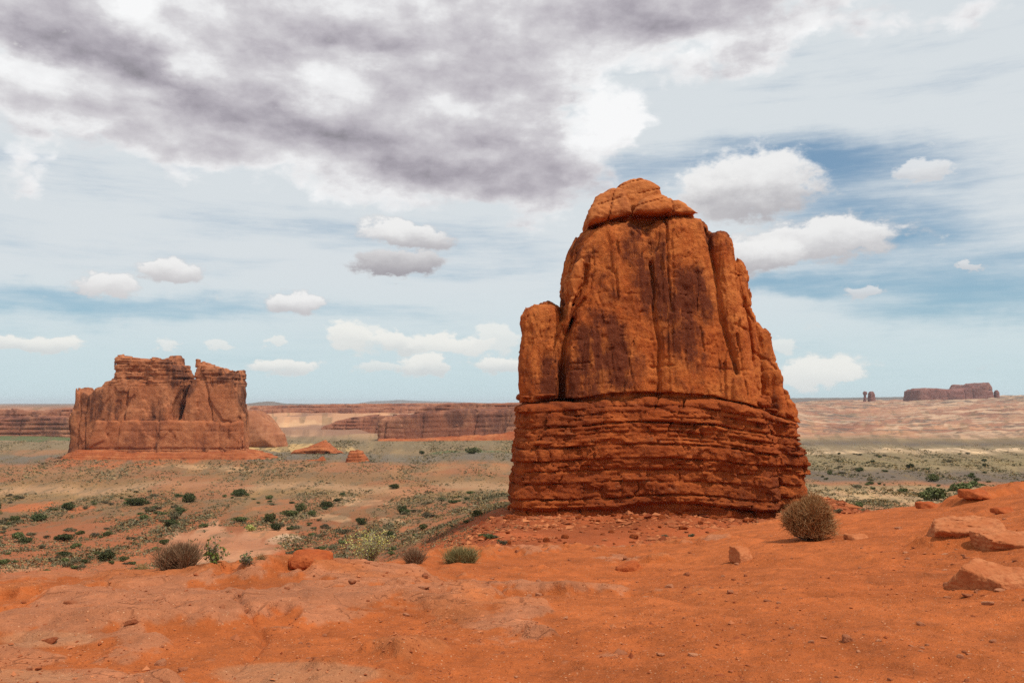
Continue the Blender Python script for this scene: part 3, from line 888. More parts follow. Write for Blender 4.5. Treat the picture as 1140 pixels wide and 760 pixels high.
def tower_fn(x, y, z, d):
    w = 1.1 * perlin(x * .10, y * .10, z * .06, 70)
    out = d + .36 * fbm(x * .14, y * .14, z * .05, 3, 71) + .10 * fbm(x * .7, y * .7, z * .35, 4, 72) + .06 * fbm(x * 2.2, y * 2.2, z * 1.8, 3, 73)
    fa = fbm(x * .5 + w * .2, y * .5, z * .30, 2, 83); out = out + .13 * np.abs(fa) + .07 * sstep(fbm(x * .3, y * .3, z * .35, 4, 84), .12, .15)
    hq = z * 1.1 + .5 * perlin(x * .3, y * .3, z * .2, 85); out = out + .10 * np.exp(-((hq - np.round(hq)) / .08) ** 2) * sstep(perlin(x * .5, y * .5, z * 1.2, 86), .12, .3)
    # spalled sheets with sharp edges
    s = fbm(x * .20 + w * .15, y * .20, z * .035, 3, 74)
    out = out + .20 * sstep(s, .05, .08) + .16 * sstep(s, .34, .36) - .18 * sstep(-s, .22, .25)
    q = 3.2 * fbm(x * .30 + .3 * w, y * .30, z * .10, 3, 87)
    out = out + .17 * (np.floor(q) + sstep(q - np.floor(q), .42, .58) - q)
    # vertical joints
    j = perlin(x * .24 + w * .25, y * .24, z * .025, 75)
    out = out + .22 * np.exp(-(j / .014) ** 2) * sstep(perlin(x * .1, y * .1, z * .07, 76), -.05, .25)
    # a few bedding partings
    q = z * .30 + .35 * perlin(x * .08, y * .08, z * .02, 77)
    out = out + .16 * np.exp(-((q - np.round(q)) / .035) ** 2) * sstep(perlin(x * .22, y * .22, z * .4, 78), .05, .25)
    front = sstep(BY - y, -6, 0)
    wx = x + .10 * perlin(x * .7, y * .7, z * .7, 79)
    wz = z + .18 * perlin(x * .7, y * .7, z * .7, 80)
    for pts, wd, dep in cracks:
        out = out + front * .62 * dep * np.exp(-(seg_dist(pts, 89, wx, wz) / (wd * .75)) ** 2)
    # pocked flank of knobs on the right
    kx = sstep(x, P(835, 400, 92)[0], P(862, 400, 92)[0])
    out = out - kx * .55 * np.abs(fbm(x * .35, y * .35, z * .28, 3, 81)) + kx * .2
    # flat seat
    cut = np.interp(x, ulx, ulz) + .18 * perlin(x * .5, y * .5, 0, 82) - z
    return np.maximum(out, np.minimum(cut, out + .95))


Y = BY
tower_pieces = [
    Piece([(598, 480), (602, 400), (606, 362), (645, 345), (650, 480)], Y - 6.9, Y + 6, 1.2),
    Piece([(630, 480), (631, 400), (634, 340), (638, 290), (642, 274), (652, 257), (664, 248), (690, 243), (730, 243), (770, 243), (800, 252), (812, 262), (818, 300), (828, 340), (840, 400), (850, 480)], Y - 9.7, Y + 9, 2.6, lean=3.1),
    Piece([(627, 470), (628, 400), (631, 340), (635, 290), (639, 274), (649, 255), (660, 246), (680, 243), (700, 470)], Y - 9.3, Y + 8, 1.8, lean=2.8, smooth=.9),
    Piece([(648, 470), (654, 330), (654, 272), (662, 250), (678, 240), (705, 239), (724, 244), (730, 300), (736, 470)], Y - 10.1, Y + 9, 2.0, lean=3.1, smooth=.9),
    Piece([(724, 470), (722, 300), (721, 246), (735, 235), (750, 236), (766, 235), (787, 238), (796, 258), (803, 340), (816, 470)], Y - 10.1, Y + 9, 1.8, lean=3.1, smooth=.8),
    Piece([(770, 300), (770, 244), (786, 239), (797, 246), (800, 300)], Y - 6.0, Y + 6, 2.0, lean=2),
    Piece([(803, 475), (797, 300), (792, 268), (796, 254), (806, 249), (816, 253), (822, 266), (826, 300), (836, 360), (850, 475)], Y - 9.9, Y + 8, 1.7, lean=2.8, smooth=.45),
    Piece([(826, 475), (817, 330), (817, 294), (825, 285), (832, 291), (838, 322), (845, 354), (860, 475)], Y - 7.4, Y + 8, 1.6, lean=1.5, smooth=.2),
    Piece([(838, 475), (838, 372), (845, 355), (854, 364), (860, 370), (861, 390), (869, 418), (874, 480)], Y - 5.5, Y + 8, 1.8, lean=1.5),
    Piece([(852, 475), (855, 405), (866, 404), (872, 418), (874, 432), (877, 448), (880, 480)], Y - 5.8, Y + 7, 1.5, lean=.8),
    Piece([(866, 490), (868, 440), (873, 430), (880, 434), (889, 454), (893, 468), (893, 490)], Y - 3.5, Y + 6, 1.2, lean=.8),
]
add_obj('upper_tower', sdf_mesh('upper_tower', tower_pieces, .12, M_TOWER, BO, tower_fn, band=2.2), butte)
side = [Piece([(580, 470), (579, 400), (582, 368), (580, 352), (586, 341), (598, 334), (612, 333), (623, 338), (627, 350), (629, 470)], Y - 8.2, Y + 5, 1.5, lean=1.2)]
add_obj('side_block', sdf_mesh('side_block', side, .14, M_TOWER, BO, tower_fn, band=2.2), butte)
add_obj('flake', sdf_mesh('flake', [Piece([(632, 330), (630, 310), (636, 290), (648, 281), (656, 286), (655, 305), (648, 328), (640, 345), (632, 365), (628, 350)], Y - 8.6, Y - 3, .9, lean=1.0)], .12, M_CAP, BO, tower_fn, band=1.6), butte)


def cap_fn(x, y, z, d):
    out = d + .20 * fbm(x * .3, y * .3, z * .4, 4, 90) + .09 * fbm(x * 1.6, y * 1.6, z * 2.2, 3, 91)
    q = z * .62 - .20 * x + .3 * perlin(x * .2, y * .2, 0, 92)
    out = out + .24 * np.exp(-((q - np.round(q)) / .04) ** 2) * sstep(perlin(x * .3, y * .3, z * .3, 94), -.3, .1)
    j = perlin(x * .26, y * .26, z * .05, 93)
    return out + .36 * np.exp(-(j / .022) ** 2)


caps = [
    [Piece([(656, 248), (655, 240), (659, 227), (666, 214), (678, 205), (690, 202), (699, 208), (703, 222), (704, 237), (680, 243)], Y - 6.9, Y + 3, 1.0, lean=2.2)],
    [Piece([(684, 240), (688, 206), (696, 200), (706, 197), (716, 195), (728, 199), (735, 206), (737, 220), (736, 237)], Y - 4.6, Y + 4, .9, lean=1.0)],
    [Piece([(706, 236), (712, 226), (722, 216), (738, 214), (749, 219), (753, 227), (753, 236), (730, 238)], Y - 7.3, Y + 2, .8, lean=1.2)],
    [Piece([(742, 238), (744, 224), (756, 221), (766, 226), (774, 232), (778, 238)], Y - 6.8, Y + 2, .5, lean=.7)],
    [Piece([(664, 262), (668, 228), (700, 216), (740, 224), (764, 234), (768, 262)], Y - 4.0, Y + 4, .8, lean=.5)],
]
for cp in caps:
    add_obj('cap_rock', sdf_mesh('cap_rock', cp, .12, M_CAP, BO, cap_fn, band=1.6), butte)

# layered base
zb = [430, 452, 470, 480.5, 494, 509, 521, 535, 553, 566, 592]
zstr = np.array([0, .25, 1.0, .35, .9, .5, .35, .5, .95, .3, 0])
zbm = np.array([P(735, v, 89)[2] for v in zb])


def base_fn(x, y, z, d):
    sag = np.interp(x, ulx, ulz) - ulz[4]
    wz = z - sag * np.clip((z + 12) / 12, 0, 1) * .8 + .22 * perlin(x * .10, y * .10, 0, 100) + .07 * fbm(x * .5, y * .5, z * .3, 3, 101)
    bow = np.exp(-((x - P(765, 560, 88)[0]) / 5.0) ** 2) * np.clip((-z - 7) / 3, 0, 1)
    wz = wz - .7 * bow
    k = np.clip(np.searchsorted(-zbm, -wz) - 1, 0, len(zbm) - 2)
    top = zbm[k]; bot = zbm[k + 1]
    tt = np.clip((top - wz) / (top - bot), 0, 1)
    nb = 1 + (hash01(k, 3) * 2.9).astype(int)
    sub = tt * nb
    ks = np.floor(np.minimum(sub, nb - 1e-3)); ts = sub - ks
    hgt = (top - bot)
    sedge = np.minimum(ts, 1 - ts) * hgt / nb
    s = x + y * .9
    bw = 1.2 + 2.6 * hash01(k, ks, 5)
    bs = s / bw + hash01(k, ks, 9) * 7 + .30 * perlin(x * .6, y * .6, z * .6, 102)
    bi = np.floor(bs); bf = bs - bi
    be = np.minimum(bf, 1 - bf) * bw
    on = sstep(perlin(x * .15, y * .15, z * .30, 103), -.35, .1)
    lay = (hash01(k, 7) - .5) * .22 + (hash01(k, ks, 17) - .5) * .18 * on
    blk = (hash01(bi, k, ks) - .5) * .46 * on
    out = d + lay + blk + .15
    # open bedding planes, strong along some, dying out along the wall
    up = np.exp(-((wz - top) / .085) ** 2) * zstr[k] + np.exp(-((wz - bot) / .085) ** 2) * zstr[k + 1]
    out = out + .50 * up * (.30 + .70 * sstep(perlin(x * .16, y * .16, k * 3.1, 104), -.3, .25))
    # each bed leans back toward its top, so its lower lip stands proud
    out = out + .10 * (1 - tt) ** 2 - .04
    out = out + .22 * np.exp(-(sedge / .09) ** 2) * on * sstep(perlin(x * .3, y * .3, k * 1.7 + ks, 111), -.2, .3)
    out = out + .52 * np.exp(-(be / .085) ** 2) * (.3 + .7 * on) * sstep(hash01(bi, k, 3), .1, .4)
    out = out + .24 * fbm(x * .22, y * .22, z * .3, 3, 105) + .07 * fbm(x * .55, y * .55, z * 1.9, 4, 112) + .11 * fbm(x * 1.6, y * 1.6, z * 3.2, 3, 106) + .035 * fbm(x * 4, y * 4, z * 5, 2, 107)
    sp = fbm(x * .22, y * .22, z * .35, 3, 113)
    out = out + .20 * sstep(sp, .04, .08) - .16 * sstep(-sp, .16, .2)
    j = perlin(x * .20, y * .20, z * .03, 108)
    out = out + .60 * np.exp(-(j / .018) ** 2) * sstep(perlin(x * .1, y * .1, z * .15, 109), -.1, .25)
    slot = np.interp(x, ulx, ulz) - z
    out = out + .9 * np.exp(-((slot - .0) / .30) ** 2)
    out = out + .45 * sstep(-wz, 9.9, 10.3) * sstep(12.2 + wz, 0, .6)
    return out


base_pieces = [
    Piece([(562, 610), (566, 560), (570, 530), (574, 490), (576, 455), (578, 440), (860, 436), (866, 500), (870, 540), (874, 610)], Y - 11.6, Y + 11, 2.4, lean=1.4, yref=89.5),
    Piece([(840, 610), (842, 452), (880, 452), (893, 468), (893, 474), (889, 478), (892, 484), (897, 500), (899, 530), (902, 545), (905, 610)], Y - 6.5, Y + 9, 2.0, lean=.5, yref=94),
]
add_obj('layered_base', sdf_mesh('layered_base', base_pieces, .105, M_STRATA, BO, base_fn, band=2.4), butte)

# ---------------------------------------------------------------- the far tower with its notch
OY = 850.0
organ = thing('sandstone_tower', (P(170, 510, OY)[0], OY, P(170, 508, OY)[2]), 'flat topped brown sandstone tower split by a deep notch, far off in the left valley', 'rock tower')
OO = np.array(organ.location)


def organ_fn(x, y, z, d):
    out = d + 2.6 * fbm(x * .022, y * .03, z * .008, 3, 120) + .7 * fbm(x * .10, y * .10, z * .07, 4, 121)
    s = fbm(x * .03, y * .03, z * .016, 3, 122)
    out = out + 1.6 * sstep(s, .02, .07) + 1.2 * sstep(s, .30, .34)
    j = perlin(x * .045, y * .045, z * .004, 123)
    out = out + 2.4 * np.exp(-(j / .035) ** 2)
    top = sstep(z, P(0, 432, OY)[2], P(0, 424, OY)[2])
    q = z / 3.6 + .4 * perlin(x * .03, y * .03, 0, 124)
    out = out + (.15 + 1.1 * top) * np.exp(-((q - np.round(q)) / .10) ** 2)
    b = np.floor(x / 7 + .8 * perlin(x * .05, y * .05, z * .05, 125))
    return out + top * (hash01(b, np.round(q)) - .5) * 2.2


Yo = OY
for nm, pcs in (('west_fin', [Piece([(76, 520), (78, 470), (81, 448), (82, 430), (86, 429), (89, 434), (100, 437), (106, 434), (113, 432), (121, 424), (127, 420), (128, 398), (131, 395), (150, 396), (158, 397), (190, 397), (192, 404), (198, 407), (199, 414), (203, 418), (203, 428), (200, 440), (196, 452), (194, 520)], Yo - 20, Yo + 24, 4.5, lean=8, yref=Yo - 12)]),
                ('east_fin', [Piece([(194, 520), (199, 470), (206, 438), (211, 420), (214, 405), (217, 401), (230, 403), (240, 408), (247, 410), (251, 415), (254, 412), (260, 412), (262, 425), (264, 440), (266, 480), (267, 520)], Yo - 22, Yo + 22, 4.5, lean=8, yref=Yo - 14)]),
                ('knob', [Piece([(217, 409), (218, 402.5), (217.4, 400.5), (219, 399), (221.6, 400.5), (221, 402), (222, 409)], Yo - 10, Yo - 2, 1.2)])):
    add_obj(nm, sdf_mesh(nm, pcs, 1.0 if nm != 'knob' else .6, M_ORGAN, OO, organ_fn if nm != 'knob' else None, band=9 if nm != 'knob' else 3), organ)


def plinth_fn(x, y, z, d):
    out = d + 2.2 * fbm(x * .02, y * .03, z * .012, 3, 130) + .8 * fbm(x * .1, y * .1, z * .12, 4, 131)
    s = fbm(x * .035, y * .03, z * .02, 3, 133)
    out = out + 1.3 * sstep(s, .05, .1) + 1.8 * np.exp(-(perlin(x * .05, y * .05, z * .004, 134) / .03) ** 2)
    for row, wd, dp in ((467, .7, 1.6), (480, .5, 1.0), (500, .8, 2.0), (503, .5, 1.0)):
        zz = P(0, row, OY - 26)[2] + .6 * perlin(x * .03, 0, 0, 132)
        out = out + dp * np.exp(-((z - zz) / wd) ** 2)
    return out


add_obj('lower_wall', sdf_mesh('lower_wall', [Piece([(90, 525), (96, 492), (104, 468), (130, 465), (264, 469), (266, 500), (267, 525)], Yo - 23, Yo + 20, 3.5, lean=3, yref=Yo - 24), Piece([(71, 525), (77, 490), (80, 470), (106, 466), (106, 525)], Yo - 18, Yo + 18, 3, lean=3)], 1.0, M_ORGANLOW, OO, plinth_fn, band=6), organ)


def talus_fn(x, y, z, d):
    out = d + 2.4 * fbm(x * .03, y * .05, z * .03, 4, 135) + .8 * fbm(x * .14, y * .14, z * .3, 3, 136)
    q = z / 2.6 + .5 * perlin(x * .02, y * .03, 0, 137)
    return out + .9 * (np.abs(q - np.round(q)) * 2) ** 2


add_obj('ledge_apron', sdf_mesh('ledge_apron', [Piece([(50, 532), (56, 515), (66, 506), (78, 501), (110, 502), (180, 503), (268, 503), (282, 508), (296, 513), (310, 532)], Yo - 46, Yo + 30, 6, lean=19, yref=Yo - 34)], 1.0, M_TALUSROCK, OO, talus_fn, band=7), organ)


# ---------------------------------------------------------------- other far rocks
def far_fn(S, led=1.0, joint=1.0, seed=0):
    def fn(x, y, z, d):
        out = d + 2.6 * S * fbm(x * .02 / S, y * .02 / S, z * .012 / S, 3, 140 + seed) + .6 * S * fbm(x * .09 / S, y * .09 / S, z * .09 / S, 3, 141 + seed)
        j = perlin(x * .035 / S, y * .035 / S, z * .003 / S, 142 + seed)
        out = out + joint * 3.0 * S * np.exp(-(j / .05) ** 2)
        q = z / (5.5 * S) + .5 * perlin(x * .015 / S, y * .015 / S, 0, 143 + seed)
        return out + led * 1.2 * S * np.exp(-((q - np.round(q)) / .12) ** 2)
    return fn


def far_rock(name, label, cat, pieces, res, mat, fn, band, at, parts=None, group=None):
    o = thing(name, P(*at), label, cat, group)
    for pn, pc in (parts or [('rock_face', pieces)]):
        add_obj(pn, sdf_mesh(pn, pc, res, mat, np.array(o.location), fn, band=band), o)
    return o


my = 1520.
o = thing('mesa_cliff', P(510, 488, my), 'long flat mesa cliff with a rounded nose, beyond the valley left of the big butte', 'cliff')
mo = np.array(o.location)
add_obj('cliff_wall', sdf_mesh('cliff_wall', [Piece([(418, 505), (421, 470), (425, 466), (440, 463), (455, 462), (470, 458), (490, 457), (520, 456), (560, 455), (640, 454), (700, 455), (702, 505)], my, my + 120, 9, lean=10, yref=my + 6)], 1.9, M_MESA, mo, far_fn(1.5, .8, 1.3, 0), band=14), o)
add_obj('rim_bench', sdf_mesh('rim_bench', [Piece([(455, 470), (462, 455), (480, 451), (500, 449.5), (540, 448.5), (600, 448), (700, 448), (702, 470)], my + 45, my + 200, 4, lean=12, yref=my + 50)], 2.2, M_MESA, mo, far_fn(1.2, 2.0, .6, 2), band=12), o)
add_obj('talus', sdf_mesh('talus', [Piece([(412, 505), (420, 488), (460, 489), (500, 486), (560, 483), (575, 479), (590, 484), (640, 487), (700, 505)], my - 30, my + 30, 8, lean=24, yref=my - 14)], 2.0, M_TALUSROCK, mo, talus_fn, band=9), o)
my = 1690.
far_rock('canyon_cliff', 'banded purple red canyon wall at the left edge, behind the notched tower', 'cliff', None, 2.2, M_MESA, far_fn(1.5, 1.8, 1.3, 5), 14, (20, 488, my),
         [('cliff_wall', [Piece([(-60, 505), (-58, 466), (-20, 464), (20, 465), (40, 462), (60, 464), (96, 463), (100, 505)], my, my + 120, 7, lean=12, yref=my + 8)]),
          ('rim_bench', [Piece([(-60, 480), (-58, 458), (-30, 456), (30, 457), (60, 455), (98, 455), (102, 480)], my + 45, my + 220, 4, lean=14, yref=my + 50)])])
far_rock('sandstone_dome', 'smooth rounded sandstone dome just right of the notched tower', 'rock dome', [Piece([(262, 500), (264, 468), (270, 459), (280, 458), (290, 463), (298, 472), (304, 480), (308, 484), (310, 500)], 1180, 1260, 18, lean=10)], 1.5, M_DOME, far_fn(1.2, .3, .3, 7), 10, (285, 487, 1200))
far_rock('red_knoll', 'pointed red rock knoll with stepped foot on the plain between tower and mesa', 'rock knoll', [Piece([(320, 506), (328, 500), (338, 498.5), (346, 495), (353, 491.5), (357, 490.5), (362, 494), (368, 499), (380, 506)], 960, 1000, 8, lean=10)], 1.2, M_TALUSROCK, far_fn(.8, 1.2, .5, 9), 8, (350, 497, 970))
far_rock('sandstone_pedestal', 'small dark red stepped rock on the plain right of the notched tower', 'rock pedestal', [Piece([(381, 522), (385, 510), (387, 505), (388, 502), (394, 501), (401, 502), (403, 507), (407, 512), (409, 522)], 770, 790, 3, lean=5)], .7, M_TALUSROCK, far_fn(.45, 1.6, .8, 11), 5, (395, 515, 775))
far_rock('rock_ledge', 'low red rock ledge on the plain left of the small stepped rock', 'rock ledge', [Piece([(334, 522), (341, 512), (352, 511), (357, 508), (360, 513), (364, 522)], 790, 805, 2.5, lean=5)], .7, M_TALUSROCK, far_fn(.45, 1.6, .8, 12), 5, (350, 514, 795))
my = 4700.
far_rock('skyline_butte', 'long purple brown rock butte with a raised right end on the right skyline', 'butte', [Piece([(1022, 452), (1024.5, 434.5), (1030, 432), (1045, 431.5), (1055, 433), (1069, 433.5), (1076, 432), (1079.5, 428), (1082, 427.3), (1085, 430.5), (1090, 429.5), (1096, 425.8), (1103, 425.8), (1106.5, 432), (1108, 452)], my, my + 220, 14, lean=20)], 4.5, M_FAR, far_fn(2.0, .8, 1.2, 14), 24, (1066, 440, my))
far_rock('balanced_rock', 'tiny thin rock with a round top beside a small skyline butte', 'balanced rock', [Piece([(961.5, 450), (962.7, 440), (961.3, 437.5), (962.8, 435.2), (965.2, 436), (965.7, 438), (964.2, 440), (965.2, 450)], my, my + 22, 5)], 2.0, M_FAR, None, 12, (965, 443, my))
far_rock('rock_stub', 'small blocky butte beside the thin balanced rock on the skyline', 'butte', [Piece([(968, 450), (968.7, 438), (970, 436), (972.5, 435), (974.5, 439), (976, 450)], my, my + 40, 8, lean=6)], 3.0, M_FAR, far_fn(1.6, .6, .6, 17), 14, (972, 443, my))
far_rock('rock_stub', 'tiny dark knob just right of the long skyline butte', 'rock knob', [Piece([(1108.5, 448), (1109, 436), (1111, 433.5), (1113, 436), (1114, 448)], my, my + 40, 8, lean=6)], 3.0, M_FAR, far_fn(1.6, .6, .6, 19), 14, (1111, 440, my))


far_rock('canyon_cliff', 'low purple brown bench cliff left of the rounded nose of the mesa', 'cliff', None, 2.4, M_MESA, far_fn(1.3, 2.0, 1.0, 21), 12, (395, 478, 1900),
         [('cliff_wall', [Piece([(350, 488), (358, 474), (372, 469), (392, 465), (410, 463), (440, 462), (446, 488)], 1900, 2000, 6, lean=14, yref=1905)])])
far_rock('canyon_cliff', 'thin dark banded cliff line under the skyline between tower and mesa', 'cliff', None, 3.0, M_MESA, far_fn(1.3, 2.0, 1.0, 23), 14, (360, 458, 2700),
         [('cliff_wall', [Piece([(262, 466), (272, 456), (300, 455), (330, 453.5), (380, 454), (420, 453), (470, 452), (474, 466)], 2700, 2800, 6, lean=20, yref=2705)]),
          ('rim_bench', [Piece([(262, 462), (280, 452), (330, 451), (380, 450), (470, 449), (600, 449), (604, 462)], 2790, 2990, 5, lean=16, yref=2795)])])


# far hills, blue with distance
def ridge(pts, Yd, depth, label):
    pts = np.array(pts, float)
    px = np.linspace(pts[0, 0], pts[-1, 0], 160)
    top = np.interp(px, pts[:, 0], pts[:, 1]) - .5 * np.abs(perlin(px * .2, 0, 0, 150)) * (1 - np.abs(np.linspace(-1, 1, 160)) ** 4)
    V = []
    rows = [(0, 0), (.2, .45), (.35, .8), (.5, 1.0), (.7, .7), (1, 0)]
    for fy, fz in rows:
        for i, a in enumerate(px):
            yy = Yd + depth * (fy - .35) + depth * .08 * perlin(a * .15, fy * 3, 0, 151)
            b = P(a, 460, Yd)
            tz = P(a, top[i], Yd)[2]
            V.append((b[0], yy, b[2] + (tz - b[2]) * fz))
    n = len(px)
    F = [(r * n + i, r * n + i + 1, (r + 1) * n + i + 1, (r + 1) * n + i) for r in range(len(rows) - 1) for i in range(n - 1)]
    o = add_obj('hills', np_mesh('hills', V, F, M_HILL))
    tag(o, label, kind='structure')


mh, th, bh = new_mat('far_hills')
gh = th.new('ShaderNodeNewGeometry')
th.put(bh.inputs['Base Color'], th.mix(th.noise(gh.outputs['Position'], .0012, 5, .6), (.10, .085, .075, 1), (.19, .14, .11, 1)))
M_HILL = mh
ridge([(-300, 453), (-60, 453.5), (60, 453), (130, 453), (220, 454), (330, 456)], 6500, 900, 'dark grey mesa line behind the left canyon wall')
ridge([(250, 453), (272, 449), (292, 446.5), (300, 447), (312, 449), (340, 450), (375, 452)], 8500, 900, 'grey hill on the skyline right of the notched tower')
ridge([(385, 450), (410, 446.5), (425, 446), (440, 445), (460, 446), (480, 446.5), (560, 449)], 22000, 4000, 'faint blue mountains far beyond the mesa')
ridge([(20, 453), (34, 450.5), (48, 449.5), (66, 451), (90, 453)], 20000, 3000, 'faint blue mountain at the far left')
ridge([(700, 448), (880, 443), (960, 442.5), (1020, 441.5), (1100, 441), (1300, 443)], 9500, 1200, 'dark mesa rim on the right skyline')

# ---------------------------------------------------------------- boulders near the viewer


def gz(x, y):
    return float(height(np.array([x]), np.array([y]))[0])


def on_ground(px, D):
    x = (px - 570) / 1000. * D
    return np.array((x, D, gz(x, D)))


def boulder_fn(S, seed, layers=0.0):
    def fn(x, y, z, d):
        out = d + .055 * S * fbm(x * 2.2 / S, y * 2.2 / S, z * 2.2 / S, 4, seed) + .022 * S * fbm(x * 11 / S, y * 11 / S, z * 11 / S, 3, seed + 2)
        if layers:
            q = z / (.11 * S) + .35 * x / S + .6 * perlin(x * 1.5 / S, y * 1.5 / S, 0, seed + 5)
            out = out + layers * S * np.exp(-((q - np.round(q)) / .10) ** 2) * sstep(perlin(x * 2 / S, y * 2 / S, z * 2 / S, seed + 6), -.2, .25)
        return out
    return fn


def boulder(name, label, cat, px, D, half, planes, mat, res, seed, layers=.03, sink=.3, group=None, rnd=.6):
    g = on_ground(px, D)
    c = g + np.array((0, 0, half[2] * (1 - sink * 2)))
    full = [(1, 0, 0, half[0]), (-1, 0, 0, half[0]), (0, 1, 0, half[1]), (0, -1, 0, half[1]), (0, 0, 1, half[2]), (0, 0, -1, half[2])] + planes
    S = max(half)
    me = sdf_mesh(name, None, res, mat, c, boulder_fn(S, seed, layers), band=max(res * 6, .25 * S), planes=full, box=(c - np.array(half) * 1.15, c + np.array(half) * 1.15), rnd=rnd)
    o = add_obj(name, me)
    o.location = c
    return tag(o, label, cat, group)


boulder('boulder', 'big pale topped sandstone boulder with a dark left face, near the right edge', 'boulder', 1096, 9.3, (.40, .42, .20),
        [(-.80, -.60, .06, .245), (.04, -.26, .96, .095), (.35, -.93, .10, .30), (.75, -.25, .6, .31), (-.6, .5, .6, .26), (.4, .6, .7, .27), (-.1, -.80, .62, .245)], M_BOULDER, .010, 201, .018, sink=.28, rnd=.3)
boulder('rock_slab', 'flat layered sandstone slab with a shaded undercut edge, above the pale topped boulder', 'rock slab', 1072, 14.0, (.60, .60, .15),
        [(-.45, -.72, -.55, .30), (-.10, -.16, .98, .085), (.10, -.95, -.25, .45), (.8, -.4, .3, .5), (-.85, .3, .35, .46)], M_BOULDER, .015, 205, .03, sink=.36, rnd=.25)
boulder('rock_slab', 'broad low sandstone slab sticking out of the sand at the right edge', 'rock slab', 1134, 13.0, (.55, .5, .12),
        [(-.45, -.8, -.35, .33), (.0, -.24, .96, .10), (.7, -.5, .4, .4)], M_BOULDER, .015, 209, .03, sink=.42, rnd=.25)
boulder('boulder', 'rounded red boulder perched on the left edge of the foreground', 'boulder', 347, 12.6, (.30, .26, .105),
        [(-.6, -.5, .5, .22), (.25, -.2, .9, .12), (.8, -.3, .4, .26), (-.9, .1, .3, .27), (.1, -.85, .3, .24), (-.3, -.3, .9, .13)], M_REDBOULDER, .011, 243, .02, sink=.2, rnd=1.3)
boulder('rock', 'lone angular red rock lying on the sand below the butte', 'rock', 699, 15.2, (.22, .13, .085),
        [(-.5, -.6, .5, .15), (.3, -.7, .6, .10), (.6, .2, .6, .15), (-.35, 0, .9, .07)], M_REDBOULDER, .009, 217, .015, sink=.15)
boulder('rock', 'angular rock with a pale top and dark left side, left of the round dry bush', 'rock', 822, 14.6, (.17, .16, .12),
        [(-.85, -.35, .15, .11), (.35, -.35, .85, .075), (.8, -.3, .5, .13), (.3, -.85, .3, .12)], M_BOULDER, .008, 221, .015, sink=.15)
boulder('rock', 'flat red rock at the far end of the right hand sand slope', 'rock', 1030, 26.5, (.32, .25, .10),
        [(-.6, -.5, .5, .25), (.4, -.3, .85, .09)], M_REDBOULDER, .02, 225, .03, sink=.2)
boulder('rock', 'red rock step below the ridge ledge at the right', 'rock', 1082, 24.0, (.36, .3, .11),
        [(-.7, -.5, .3, .25), (.2, -.3, .92, .09), (.8, -.4, .4, .27)], M_REDBOULDER, .02, 229, .03, sink=.25)
boulder('rock', 'thin flat red stone on the slope above the layered slab', 'rock', 1112, 18.5, (.22, .16, .055),
        [(-.7, -.5, .3, .16), (.2, -.4, .9, .045)], M_REDBOULDER, .012, 231, .02, sink=.2)
boulder('rock', 'pale flat stone just right of the round dry bush', 'rock', 950, 16.4, (.20, .15, .05),
        [(-.7, -.5, .3, .15), (.2, -.4, .9, .04)], M_BOULDER, .011, 235, .02, sink=.25)

# talus boulders around the butte, each one its own
LUMPS = []
for k in range(8):
    pl = []
    rr = np.random.default_rng(300 + k)
    for _ in range(11):
        v = rr.normal(size=3); v /= np.linalg.norm(v)
        pl.append((*v, rr.uniform(.62, .95)))
    h = np.array((1, .8, .6))
    full = [(1, 0, 0, 1), (-1, 0, 0, 1), (0, 1, 0, .8), (0, -1, 0, .8), (0, 0, 1, .6), (0, 0, -1, .6)] + [(a, b, c, d * .9) for a, b, c, d in pl]
    LUMPS.append(sdf_mesh('rock', None, .07, M_REDBOULDER, np.zeros(3), boulder_fn(1.0, 310 + k * 7, .02), band=.4, planes=full, box=(-h * 1.1, h * 1.1)))
for me in LUMPS:
    me.materials.clear(); me.materials.append(M_STRATA)


def lump(px, D, size, label, cat, group, name='rock', mat=None, flat=1.0):
    g = on_ground(px, D)
    o = add_obj(name, random.choice(LUMPS))
    s = size
    o.scale = (s * random.uniform(.8, 1.2), s * random.uniform(.8, 1.2), s * random.uniform(.55, .9) * flat)
    o.rotation_euler = (random.uniform(-.25, .25), random.uniform(-.25, .25), random.uniform(0, 6.28))
    o.location = g + np.array((0, 0, s * .22 * flat))
    return tag(o, label, cat, group)


n = 0
while n < 60:
    px, D = random.uniform(470, 960), random.uniform(62, 92)
    if 578 < px < 905 and D > 84.5: continue
    if px < 560 and random.random() < .4: continue
    lump(px, D, random.choice([.14, .16, .2, .24, .3, .4]), 'fallen red rock on the rubble slope around the foot of the butte', 'rock', 'fallen rocks around the butte')
    n += 1
# blocks fallen along the foot of the butte
for k in range(30):
    px = random.uniform(560, 880)
    lump(px, random.uniform(83.5, 86.5), random.choice([.2, .28, .36, .5]), 'fallen block lying against the foot of the layered butte', 'rock', 'blocks at the foot of the butte', 'rock')

